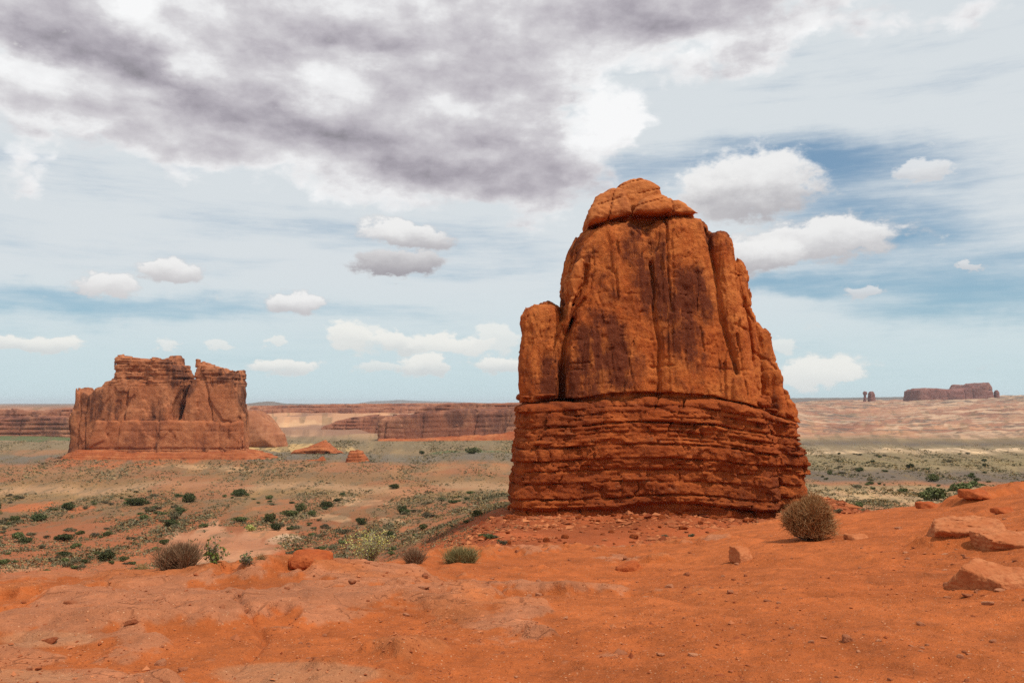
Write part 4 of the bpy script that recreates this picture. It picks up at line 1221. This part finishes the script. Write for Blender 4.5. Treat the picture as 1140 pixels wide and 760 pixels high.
# stones lying on the foreground sand, each its own object
m_st, t_st, b_st = new_mat('loose_stone')
oi = t_st.new('ShaderNodeObjectInfo')
tcs = t_st.new('ShaderNodeTexCoord')
cst = t_st.mix(t_st.rng(oi.outputs['Random'], 0, 1, 0, 1, False), (.24, .062, .024, 1), (.50, .215, .11, 1))
t_st.put(b_st.inputs['Base Color'], t_st.mix(t_st.rng(t_st.noise(tcs.outputs['Object'], 2.5, 5, .65), .35, .65, 0, .6), cst, (.36, .11, .042, 1)))
t_st.put(b_st.inputs['Normal'], t_st.bump(t_st.noise(tcs.outputs['Object'], 6, 5, .7), .5, .2))
STONES = []
for k in range(5):
    m2 = LUMPS[k].copy(); m2.name = 'stone'; m2.materials.clear(); m2.materials.append(m_st); STONES.append(m2)
LUMP_KEEP = LUMPS
for k in range(210):
    D = 5.4 * (20 / 5.4) ** random.random()
    px = random.uniform(-10, 1150)
    g = on_ground(px, D)
    o = add_obj('stone', random.choice(STONES))
    s = random.choice([.010, .013, .016, .016, .02, .025, .03, .045]) * (1 + .04 * D)
    o.scale = (s, s * random.uniform(.8, 1.3), s * random.uniform(.5, .9))
    o.rotation_euler = (random.uniform(-.3, .3), random.uniform(-.3, .3), random.uniform(0, 6.28))
    o.location = g + np.array((0, 0, s * .15))
    tag(o, 'small loose stone lying on the red foreground ground', 'stone', 'loose stones on the foreground')

# chips broken off the slabs at the right edge
for k in range(46):
    D, px = (random.gauss(9.2, .35), random.gauss(1085, 26)) if k < 18 else (random.gauss(13.6, .7), random.gauss(1045, 45))
    if px > 1150: continue
    g = on_ground(px, D)
    o = add_obj('stone', random.choice(STONES))
    s = random.choice([.018, .022, .03, .04, .055])
    o.scale = (s * 1.2, s, s * .45)
    o.rotation_euler = (random.uniform(-.2, .2), random.uniform(-.2, .2), random.uniform(0, 6.28))
    o.location = g + np.array((0, 0, s * .1))
    tag(o, 'flat stone chip lying around the sandstone slabs at the right edge', 'stone', 'stone chips around the slabs')

# gravel: too many to count
def gravel():
    N = 15000
    D = 5.0 * (17 / 5.0) ** rng.random(N)
    px = rng.uniform(-40, 1180, N)
    cl = fbm((px - 570) / 1000 * D * .8, D * .8, 0, 3, 160)
    keep = rng.random(N) < np.clip(.45 + .9 * cl, .08, 1)
    D = D[keep]; px = px[keep]
    x = (px - 570) / 1000 * D
    z = height(x, D)
    s = rng.lognormal(math.log(.0058), .55, len(x)) * (1 + .03 * D)
    base = np.array([(1, 0, 0), (-1, 0, 0), (0, 1, 0), (0, -1, 0), (0, 0, 1), (0, 0, -1)], float)
    tri = np.array([(0, 2, 4), (2, 1, 4), (1, 3, 4), (3, 0, 4), (2, 0, 5), (1, 2, 5), (3, 1, 5), (0, 3, 5)])
    n = len(x)
    jit = 1 + rng.uniform(-.45, .35, (n, 6, 1))
    ang = rng.uniform(0, 6.28, n); ca, sa = np.cos(ang), np.sin(ang)
    v = base[None] * jit * np.array((1, .8, .55))
    v = v + rng.normal(0, .15, v.shape)
    vx = v[..., 0] * ca[:, None] - v[..., 1] * sa[:, None]
    vy = v[..., 0] * sa[:, None] + v[..., 1] * ca[:, None]
    V = np.stack([vx, vy, v[..., 2]], -1) * s[:, None, None] + np.stack([x, D, z + s * .2], -1)[:, None, :]
    F = tri[None] + (np.arange(n) * 6)[:, None, None]
    tint = np.repeat(rng.random(n), 6)
    m, t, b = new_mat('gravel')
    at = t.new('ShaderNodeAttribute', attribute_name='tint')
    t.put(b.inputs['Base Color'], t.mix(at.outputs['Fac'], (.22, .05, .018, 1), (.47, .165, .068, 1)))
    o = add_obj('gravel', np_mesh('gravel', V.reshape(-1, 3), F.reshape(-1, 3), m, False, {'tint': tint}))
    tag(o, 'fine red and pale gravel scattered on the foreground sand', kind='stuff')


gravel()


def rubble():
    N = 15000
    D = rng.uniform(44, 93, N)
    px = rng.uniform(440, 1000, N)
    x = (px - 570) / 1000 * D
    cl = fbm(x * .12, D * .12, 0, 3, 161)
    near_b = np.exp(-((D - 84) / 7.) ** 2)
    lim = np.interp(D, [44, 60, 80, 93], [500, 470, 470, 520])
    keep = (rng.random(N) < np.clip(.25 + 1.1 * cl + .5 * near_b, .04, 1)) & (px > lim)
    D, x = D[keep], x[keep]
    z = height(x, D)
    n = len(x)
    s = rng.lognormal(math.log(.105), .6, n)
    tri = np.array([(0, 2, 4), (2, 1, 4), (1, 3, 4), (3, 0, 4), (2, 0, 5), (1, 2, 5), (3, 1, 5), (0, 3, 5)])
    base = np.array([(1, 0, 0), (-1, 0, 0), (0, 1, 0), (0, -1, 0), (0, 0, 1), (0, 0, -1)], float)
    v = base[None] * (1 + rng.uniform(-.45, .4, (n, 6, 1))) * np.array((1.2, .9, .45)) + rng.normal(0, .14, (n, 6, 3))
    ang = rng.uniform(0, 6.28, n); ca, sa = np.cos(ang)[:, None], np.sin(ang)[:, None]
    v = np.stack([v[..., 0] * ca - v[..., 1] * sa, v[..., 0] * sa + v[..., 1] * ca, v[..., 2]], -1)
    V = v * s[:, None, None] + np.stack([x, D, z + s * .15], -1)[:, None, :]
    F = tri[None] + (np.arange(n) * 6)[:, None, None]
    m, t, b = new_mat('rubble')
    at = t.new('ShaderNodeAttribute', attribute_name='tint')
    t.put(b.inputs['Base Color'], t.mix(at.outputs['Fac'], (.17, .036, .013, 1), (.48, .165, .064, 1)))
    o = add_obj('rubble', np_mesh('rubble', V.reshape(-1, 3), F.reshape(-1, 3), m, False, {'tint': np.repeat(rng.random(n), 6)}))
    tag(o, 'small broken red rock covering the slope at the foot of the butte', kind='stuff')


rubble()

# ---------------------------------------------------------------- plants


def twigs(segs):
    """segs (n,8): p0, p1, r0, r1 -> three-sided tapered sticks"""
    s = np.asarray(segs, float)
    p0, p1, r0, r1 = s[:, :3], s[:, 3:6], s[:, 6], s[:, 7]
    d = p1 - p0; d /= np.linalg.norm(d, axis=1, keepdims=True) + 1e-9
    up = np.where(np.abs(d[:, 2:3]) > .9, np.array([[1., 0, 0]]), np.array([[0, 0, 1.]]))
    a = np.cross(d, up); a /= np.linalg.norm(a, axis=1, keepdims=True) + 1e-9
    b = np.cross(d, a)
    V = []
    for p, r in ((p0, r0), (p1, r1)):
        for k in range(3):
            t = k * 2.0944
            V.append(p + (a * math.cos(t) + b * math.sin(t)) * r[:, None])
    V = np.stack(V, 1)
    q = np.array([(0, 1, 4, 3), (1, 2, 5, 4), (2, 0, 3, 5)])
    F = q[None] + (np.arange(len(s)) * 6)[:, None, None]
    return V.reshape(-1, 3), F.reshape(-1, 4), np.repeat(rng.random(len(s)), 6)


def leaves(cen, size, elong=1.6, flat=0.0):
    """small leaf faces with random turns"""
    n = len(cen)
    a = rng.normal(size=(n, 3)); a[:, 2] *= (1 - flat); a /= np.linalg.norm(a, axis=1, keepdims=True)
    b = np.cross(a, rng.normal(size=(n, 3))); b /= np.linalg.norm(b, axis=1, keepdims=True)
    sz = np.broadcast_to(size, (n,))[:, None] * rng.uniform(.6, 1.3, (n, 1))
    V = np.stack([cen - a * sz * elong * .5, cen + b * sz * .5, cen + a * sz * elong * .5, cen - b * sz * .5], 1)
    F = np.arange(n * 4).reshape(-1, 4)
    return V.reshape(-1, 3), F, np.repeat(rng.random(n), 4)


def clump_points(n, lobes, rad, hgt, shell=.45):
    """points through a bushy volume of several lobes, thicker toward its outside"""
    L = []
    for k in range(lobes):
        a = rng.uniform(0, 6.28); r = rad * .62 * math.sqrt(rng.random())
        L.append((r * math.cos(a), r * math.sin(a), hgt * rng.uniform(.3, .68), rad * rng.uniform(.35, .6), hgt * rng.uniform(.25, .40)))
    L = np.array(L)
    k = rng.integers(0, lobes, n)
    d = rng.normal(size=(n, 3)); d /= np.linalg.norm(d, axis=1, keepdims=True)
    rr = shell + (1 - shell) * rng.random(n) ** .5
    p = np.stack([L[k, 0] + d[:, 0] * rr * L[k, 3], L[k, 1] + d[:, 1] * rr * L[k, 3], L[k, 2] + d[:, 2] * rr * L[k, 4]], -1)
    p[:, 2] = np.abs(p[:, 2])
    return p


def bush_proto(kind, n, rad, hgt, leaf, mat, lobes=7):
    p = clump_points(n, lobes, rad, hgt)
    V, F, t = leaves(p, leaf)
    fo = np_mesh('foliage', V, F, mat, False, {'tint': t})
    segs = []
    for _ in range(10):
        q = p[rng.integers(0, n)]
        b0 = np.array((rng.normal() * rad * .06, rng.normal() * rad * .06, -.12 * hgt))
        mid = (b0 + q) * .5 + np.array((0, 0, .08 * hgt))
        segs += [(*b0, *mid, .03 * rad, .02 * rad), (*mid, *q, .02 * rad, .006 * rad)]
    V, F, t = twigs(segs)
    st = np_mesh('stems', V, F, M_WOOD, False, {'tint': t})
    return fo, st


# unit prototypes (radius 1)
P_JUN = [bush_proto('j', 1500, 1.0, 1.12, .11, M_DARKGREEN, 9) for _ in range(4)]
P_GRN = [bush_proto('g', 1000, 1.0, 1.05, .12, M_GREEN, 8) for _ in range(4)]
P_SAGE = [bush_proto('s', 700, 1.0, .95, .12, M_SAGE, 7) for _ in range(4)]
P_YEL = [bush_proto('y', 700, 1.0, 1.0, .12, M_YELLOW, 7) for _ in range(2)]


def plant(name, label, cat, protos, px, py, size, group=None, D=None, hs=1.0):
    """size: radius in photograph pixels; D found by walking the ground along the sight line"""
    if D is None:
        D = find_depth(px, py)
        if D is None: return None
    g = on_ground(px, D)
    o = thing(name, g, label, cat, group)
    fo, st = random.choice(protos)
    s = size / 1000. * D
    o.scale = (s * random.uniform(.8, 1.35), s * random.uniform(.75, 1.1), s * hs * random.uniform(.7, 1.15))
    o.rotation_euler = (0, 0, random.uniform(0, 6.28))
    f_ = add_obj('foliage', fo, o)
    s_ = add_obj('stems', st, o)
    return o


_Dg = np.geomspace(30, 1600, 900)


def find_depth(px, py):
    x = (px - 570) / 1000. * _Dg
    zz = height(x, _Dg)
    rows = 448 - 1000 * zz / _Dg     # near enough to the true row for small angles
    # visible part only: running minimum of the row from near to far
    run = np.minimum.accumulate(rows)
    ok = np.nonzero(run <= py)[0]
    if len(ok) == 0: return None
    k = ok[0]
    if k == 0: return None
    return float(_Dg[k])


# the plants that stand out, by where they grow in the valley (bearing, row, size)
named = [
    ('juniper_bush', 'dark green juniper shrub, the tallest in the left scrub, below the notched tower', 'shrub', P_JUN, 79, 600, 10),
    ('juniper_bush', 'dark round juniper shrub higher up, directly above the tallest one on the left', 'shrub', P_JUN, 83, 566, 9),
    ('juniper_bush', 'broad dark juniper shrub in the middle of the left scrub', 'shrub', P_JUN, 156, 561, 10),
    ('juniper_bush', 'wide olive and dark shrub above the brown dry bush', 'shrub', P_JUN, 122, 621, 13),
    ('green_shrub', 'small dark shrub touching the wide olive shrub on its right', 'shrub', P_GRN, 143, 622, 6),
    ('green_shrub', 'bright green shrub close to the left edge, under the dark junipers', 'shrub', P_GRN, 26, 597, 9),
    ('green_shrub', 'darker shrub beside the bright green shrub near the left edge', 'shrub', P_JUN, 36, 602, 6),
    ('juniper_bush', 'dark shrub in the upper left scrub, left of the tallest juniper', 'shrub', P_JUN, 49, 578, 8),
    ('green_shrub', 'low green shrub with pale grass around, on red soil at lower left', 'shrub', P_GRN, 58, 641, 9),
    ('juniper_bush', 'dark clump of juniper right of the middle of the left scrub', 'shrub', P_JUN, 214, 558, 9),
    ('juniper_bush', 'dark shrub on the edge of the pale tan grass strip', 'shrub', P_JUN, 269, 551, 8),
    ('sage_bush', 'grey green shrub above the pale wash, next to a dark one', 'shrub', P_SAGE, 197, 577, 9),
    ('juniper_bush', 'dark shrub just above the pale wash', 'shrub', P_JUN, 196, 585, 8),
    ('green_shrub', 'olive shrub above the pale wash, right of the dark one', 'shrub', P_GRN, 231, 585, 7),
    ('green_shrub', 'yellowish green shrub at the top right bank of the pale wash', 'shrub', P_YEL, 285, 589, 8),
    ('green_shrub', 'green shrub above the yellowish one at the wash bank', 'shrub', P_GRN, 270, 579, 8),
    ('green_shrub', 'green shrub in the row right of the pale wash, nearest the wash', 'shrub', P_GRN, 302, 580, 10),
    ('juniper_bush', 'dark shrub under the row of green shrubs right of the wash', 'shrub', P_JUN, 310, 588, 8),
    ('green_shrub', 'second green shrub in the row right of the pale wash', 'shrub', P_GRN, 325, 573, 9),
    ('green_shrub', 'third green shrub in the row right of the pale wash', 'shrub', P_GRN, 338, 568, 8),
    ('green_shrub', 'fourth green shrub in the row, at its upper right end', 'shrub', P_GRN, 350, 573, 7),
    ('juniper_bush', 'rounded dark green shrub alone on the red strip right of the row', 'shrub', P_JUN, 366, 563, 7),
    ('juniper_bush', 'small dark upright juniper on the plain halfway to the butte', 'shrub', P_JUN, 440, 543, 6),
    ('sage_bush', 'dark grey shrub behind the yellow flowered bush', 'shrub', P_JUN, 404, 582, 8),
    ('sage_bush', 'grey sage shrub left of the yellow flowered bush', 'shrub', P_SAGE, 384, 592, 8),
    ('green_shrub', 'green shrub on the slope between yellow bush and butte', 'shrub', P_GRN, 472, 588, 7),
    ('juniper_bush', 'small dark shrub on the scrub slope left of the butte foot', 'shrub', P_JUN, 449, 570, 7),
    ('juniper_bush', 'broad bright green shrub on the pale flat beyond the right ridge', 'shrub', P_GRN, 1036, 556, 17),
    ('juniper_bush', 'long green shrub clump behind the right end of the sand ridge', 'shrub', P_GRN, 1068, 546, 14),
    ('juniper_bush', 'green shrub in the upper clump above the right ridge', 'shrub', P_GRN, 1079, 541, 9),
    ('green_shrub', 'small dark green shrub left of the broad bright one on the pale flat', 'shrub', P_GRN, 1002, 547, 7),
    ('juniper_bush', 'dark shrub above the pale flat, left of the long clump', 'shrub', P_GRN, 1036, 535, 8),
    ('juniper_bush', 'lone dark shrub on the tan plain right of the butte', 'shrub', P_JUN, 1010, 521, 6),
    ('juniper_bush', 'small dark shrub alone on the far right tan plain', 'shrub', P_JUN, 1093, 513, 4),
    ('juniper_bush', 'green tree clump at the foot of the mesa cliff', 'shrub', P_JUN, 470, 505, 4),
    ('cottonwood_clump', 'line of green trees on the flat under the right half of the mesa cliff', 'trees', P_GRN, 528, 504.5, 9),
]
for nm, lb, ct, pr, px, py, sz in named:
    plant(nm, lb, ct, pr, px, py, sz)

# many more shrubs that look alike, each its own object
cnt = 0
tries = 0
GROUPS = [
    ('dark shrub scattered across the valley scrub left of the butte', 'shrubs across the left valley', 0, 560, 546, 640),
    ('shrub on the pale flat and tan plain right of the butte', 'shrubs on the right valley', 905, 1145, 505, 563),
]
dens_n = lambda px, py: float(perlin(px / 45., py / 14., 0, 170))
while cnt < 285 and tries < 12000:
    tries += 1
    g = GROUPS[0] if random.random() < .76 else GROUPS[1]
    px, py = random.uniform(g[2], g[3]), random.uniform(g[4], g[5])
    if dens_n(px, py) < random.uniform(-.12, .45): continue
    if g is GROUPS[0] and (((px - 255) / 68) ** 2 + ((py - 614) / 30) ** 2 < 1 or py > 655): continue
    kind = random.choice(['j', 'g', 'g', 's', 's', 's'])
    pr, nm = {'j': (P_JUN, 'juniper_bush'), 'g': (P_GRN, 'green_shrub'), 's': (P_SAGE, 'sage_bush')}[kind]
    sz = random.uniform(2.6, 7.0) * np.interp(py, [505, 545, 580, 640], [.55, .8, 1.0, 1.1])
    o = plant(nm, g[0], 'shrub', pr, px, py, sz, g[1], hs=random.uniform(.6, 1.0))
    if o: cnt += 1

# tiny tufts on the talus near the butte
for (px, D, s, pr) in [(826, 80, .35, P_GRN), (814, 70, .45, P_GRN), (767, 72, .35, P_SAGE), (738, 70, .3, P_SAGE), (778, 68, .3, P_SAGE), (834, 66, .3, P_SAGE), (694, 60, .3, P_SAGE), (663, 62, .3, P_SAGE), (683, 59, .25, P_SAGE), (704, 58, .28, P_SAGE),
                       (605, 52, .3, P_SAGE), (600, 50, .32, P_SAGE), (596, 48, .25, P_SAGE), (655, 50, .28, P_SAGE), (760, 60, .3, P_SAGE), (712, 64, .25, P_SAGE), (735, 57, .3, P_GRN), (850, 60, .3, P_SAGE), (548, 56, .4, P_SAGE), (560, 62, .4, P_SAGE),
                       (530, 60, .4, P_SAGE), (520, 56, .4, P_SAGE), (510, 60, .45, P_GRN), (928, 72, .4, P_SAGE), (918, 66, .35, P_SAGE), (946, 60, .5, P_SAGE), (545, 70, .4, P_SAGE), (538, 76, .45, P_GRN), (970, 50, .5, P_SAGE), (956, 52, .6, P_GRN)]:
    plant('desert_tuft', 'small grey green tuft on the red rubble slope below the butte', 'plant', pr, px, 0, s / D * 1000, 'tufts on the red rubble slope', D=D, hs=.8)


# low scrub of the whole valley: nobody could count it
def scrub():
    N = 200000
    D = 75 * (1500 / 75.) ** (rng.random(N) ** 1.45)
    px = np.where(rng.random(N) < .7, rng.uniform(-30, 640, N), rng.uniform(830, 1180, N))
    x = (px - 570) / 1000 * D
    t_ = bil(_tab, px, np.log(D)); py = 448 + 1000 * t_
    nz = fbm(x / (8 + D * .03), D / (8 + D * .08), 0, 4, 180)
    pr = np.interp(py, [485, 495, 515, 530, 538, 543, 548, 556, 600, 650], [.7, .6, .35, .35, .2, .12, .5, .9, .62, .5])
    pr = pr * 1.2 * np.clip(.62 + 1.4 * nz, .04, 1)
    wash = ((px - 252) / 68) ** 2 + ((py - 616) / 32) ** 2
    pr = np.where(wash < 1, pr * .04, pr)
    edge = np.interp(D, [60, 86, 110, 150], [500, 560, 600, 640])
    pr = np.where((px > edge - 30) & (px < 950) & (D < 150), pr * .12, pr)
    pr = pr * np.interp(D, [75, 110, 150], [.30, .5, 1.0])
    ok = rng.random(N) < pr
    D, x, px = D[ok], x[ok], px[ok]
    z = height(x, D)
    n = len(D)
    K = 7
    rad = np.minimum(rng.lognormal(math.log(.29), .45, n), .62) * (1 + .8 * np.clip(nz[ok], -.4, .8)) * np.interp(D, [75, 130, 200, 600, 1500], [.5, .75, 1.1, 2.1, 3.4])
    d = rng.normal(size=(n, K, 3)); d /= np.linalg.norm(d, axis=2, keepdims=True)
    d[..., 2] = np.abs(d[..., 2]) * .8
    cen = np.stack([x, D, z], -1)[:, None, :] + d * rad[:, None, None] * rng.uniform(.5, 1, (n, K, 1))
    sz = np.repeat(rad * np.interp(D, [75, 220], [.28, .5]), K)
    V, F, _ = leaves(cen.reshape(-1, 3), sz)
    tt = np.repeat(np.clip(rng.random(n)[:, None] * .8 + rng.random((n, K)) * .3, 0, 1).reshape(-1), 4)
    straw = np.repeat(rng.random(n) < .30, K)
    f0 = F[~straw]; f1 = F[straw]
    for nm, mat, f, lb in (('scrub', M_SAGE, f0, 'low grey green sagebrush covering the desert valley floor'), ('dry_grass', M_STRAW, f1, 'pale straw grass tufts between the sagebrush on the valley floor')):
        used = f.reshape(-1)
        o = add_obj(nm, np_mesh(nm, V[used], np.arange(len(used)).reshape(-1, 4), mat, False, {'tint': tt[used]}))
        tag(o, lb, kind='stuff')


scrub()


# ---------------------------------------------------------------- dry round bush on the sand
def ball_bush(name, label, px, D, rad, hgt, nst, nend, mat, seedv, spread=1.0, r0=.006, up=0.0):
    g = on_ground(px, D)
    o = thing(name, g, label, 'bush')
    segs, trunk = [], []
    for k in range(nst):
        a = rng.uniform(0, 6.28); el = math.asin(min(1, max(-.15, rng.random() * 1.1 - .1)))
        dr = np.array((math.cos(a) * math.cos(el) * spread, math.sin(a) * math.cos(el) * spread, math.sin(el) + up)); dr /= np.linalg.norm(dr)
        b0 = np.array((rng.normal() * .03, rng.normal() * .03, -.03))
        ll = rng.uniform(.45, .62)
        p1 = np.array((dr[0] * rad, dr[1] * rad, dr[2] * hgt * .62 + hgt * .16)) * ll
        trunk.append((*b0, *p1, .012, .007))
        for j in range(nend):
            d2 = dr + rng.normal(size=3) * .42; d2 /= np.linalg.norm(d2)
            lim = rng.uniform(.70, 1.03) * (1 + .38 * float(_perlin_part(*[np.array([q_], np.float32) for q_ in d2 * 1.6 + 3.3])[0]))
            p2 = np.array((d2[0] * rad * lim, d2[1] * rad * lim, max(.04, hgt * .46 + d2[2] * hgt * .54 * lim)))
            mid = (p1 + p2) * .5 + rng.normal(size=3) * .05 * rad
            segs += [(*p1, *mid, r0, r0 * .8), (*mid, *p2, r0 * .8, r0 * .5)]
            for i in range(4):
                e = p2 + rng.normal(size=3) * .12 * rad
                e[2] = max(.03, e[2])
                q = mid + (p2 - mid) * rng.uniform(.3, 1)
                segs.append((*q, *e, r0 * .6, r0 * .4))
    V, F, t = twigs(segs)
    add_obj('twigs', np_mesh('twigs', V, F, mat, False, {'tint': t}), o)
    V, F, t = twigs(trunk)
    add_obj('stems', np_mesh('stems', V, F, M_WOOD, False, {'tint': t}), o)
    return o


ball_bush('dry_bush', 'round tumbleweed-like dry brown bush on the red sand right of the butte', 897, 17.0, .47, .78, 150, 15, M_TWIG, 1, r0=.0046)


def grass_bush(name, label, px, D, rad, hgt, n, mat, r0=.004, tufts=5, cat='bush', part='stalks'):
    """many fine upright stalks fanning from several crowns"""
    g = on_ground(px, D)
    o = thing(name, g, label, cat)
    segs, woody = [], []
    for k in range(tufts):
        a = rng.uniform(0, 6.28); rr = rad * .55 * math.sqrt(rng.random())
        c = np.array((rr * math.cos(a), rr * math.sin(a), -.02))
        for _ in range(3):
            woody.append((*c, *(c + np.array((rng.normal() * rad * .15, rng.normal() * rad * .15, hgt * .35))), .008, .004))
        for j in range(n // tufts):
            lean = rng.normal(size=2) * .55
            q = np.array((lean[0], lean[1], 1.0)); q /= np.linalg.norm(q)
            ln = hgt * rng.uniform(.55, 1.08) * (1 - .25 * rr / rad)
            b0 = c + np.array((rng.normal() * rad * .1, rng.normal() * rad * .1, 0))
            b0[2] += rng.random() * hgt * .25
            m_ = b0 + q * ln * .5 + rng.normal(size=3) * .02
            e = m_ + (q + rng.normal(size=3) * .25) * ln * .5
            e[0] = np.clip(e[0], -rad * 1.1, rad * 1.1); e[2] = min(e[2], hgt * 1.05)
            segs += [(*b0, *m_, r0, r0 * .8), (*m_, *e, r0 * .8, r0 * .45)]
    V, F, t = twigs(segs)
    add_obj(part, np_mesh(part, V, F, mat, False, {'tint': t}), o)
    V, F, t = twigs(woody)
    add_obj('stems', np_mesh('stems', V, F, M_WOOD, False, {'tint': t}), o)
    return o


grass_bush('dry_bush', 'broad dry brown bush on the left edge of the foreground', 202, 12.3, .34, .33, 2600, M_DRYBUSH, .0030, 14)
grass_bush('dry_bush', 'small reddish brown bush in front of the yellow flowered bush', 462, 15.6, .22, .25, 1200, M_DRYBUSH, .0032, 8)
grass_bush('dry_bush', 'wider olive brown bush beside the small reddish one, below the butte', 514, 16.4, .35, .30, 1900, tint_mat('olive_twig', (.12, .09, .035, 1), (.22, .17, .075, 1), (.30, .24, .12, 1)), .0034, 12)


def leafy_plant(name, label, px, D, wid, hgt, stems, per, leaf, mat, flower=None):
    g = on_ground(px, D)
    o = thing(name, g, label, 'plant')
    segs, lf, fl = [], [], []
    for k in range(stems):
        a = rng.uniform(0, 6.28); sp = wid * rng.random() ** .6
        h = hgt * (1.0 if k == 0 else rng.uniform(.35, .75) if flower is None else rng.uniform(.5, 1.0))
        if k == 0: sp *= .15
        top = np.array((math.cos(a) * sp, math.sin(a) * sp, h))
        mid = top * np.array((.4, .4, .55)) + rng.normal(size=3) * .02
        segs += [(0, 0, -.02, *mid, .006, .004), (*mid, *top, .004, .002)]
        for j in range(per):
            f = rng.uniform(.15, 1)
            q = mid * (f / .5) if f < .5 else mid + (top - mid) * (f - .5) * 2
            e = q + rng.normal(size=3) * leaf * 1.6
            segs.append((*q, *e, .002, .0015)); lf.append(e)
        if flower is not None:
            for j in range(9):
                fl.append(top + rng.normal(size=3) * hgt * .07)
    V, F, t = twigs(segs)
    add_obj('stems', np_mesh('stems', V, F, M_WOOD, False, {'tint': t}), o)
    V, F, t = leaves(np.array(lf), leaf, 1.7)
    add_obj('leaves', np_mesh('leaves', V, F, mat, False, {'tint': t}), o)
    if flower is not None:
        V, F, t = leaves(np.array(fl), leaf * .8, 1.0)
        add_obj('flowers', np_mesh('flowers', V, F, flower, False, {'tint': t}), o)['kind'] = 'stuff'
    return o


leafy_plant('leafy_plant', 'bright green leafy plant with one tall stem, right of the broad dry bush', 243, 12.1, .14, .36, 9, 26, .030, M_PLANT)
leafy_plant('leafy_plant', 'little blue green plant left of the red boulder', 279, 12.0, .10, .13, 9, 22, .020, M_GREEN)
M_FLOWER = tint_mat('yellow_flower', (.44, .36, .08, 1), (.60, .52, .17, 1))
leafy_plant('flowering_bush', 'airy yellow flowered bush behind the red boulder on the left', 415, 15.4, .50, .52, 46, 26, .020, M_YELLOW, M_FLOWER)
grass_bush('grass_tuft', 'thin straw grass tuft beside the little blue green plant', 296, 12.2, .10, .12, 160, M_STRAW, .0016, 3, 'grass', 'blades')
grass_bush('grass_tuft', 'straw grass tuft at the left lip, above the broad dry bush', 163, 13.2, .12, .12, 200, M_STRAW, .0016, 3, 'grass', 'blades')

# ---------------------------------------------------------------- air
def haze():
    x, y0, y1, z0, z1 = 46000., -46000., 46000., -160., 118.
    V = [(sx * x, yy, zz) for zz in (z0, z1) for yy in (y0, y1) for sx in (-1, 1)]
    F = [(0, 2, 3, 1), (4, 5, 7, 6), (0, 1, 5, 4), (2, 6, 7, 3), (0, 4, 6, 2), (1, 3, 7, 5)]
    m = bpy.data.materials.new('desert_air')
    m.use_nodes = True
    m.node_tree.nodes.clear()
    t = NT(m.node_tree)
    out = t.new('ShaderNodeOutputMaterial')
    v = t.new('ShaderNodeVolumePrincipled')
    v.inputs['Color'].default_value = (.80, .87, .95, 1)
    v.inputs['Density'].default_value = HAZE
    v.inputs['Anisotropy'].default_value = 0.0
    t.l.new(v.outputs[0], out.inputs['Volume'])
    o = add_obj('haze', np_mesh('haze', V, F, m, False))
    tag(o, 'thin dry air paling the far rocks and skyline', kind='stuff')


HAZE = 2.4e-5
haze()
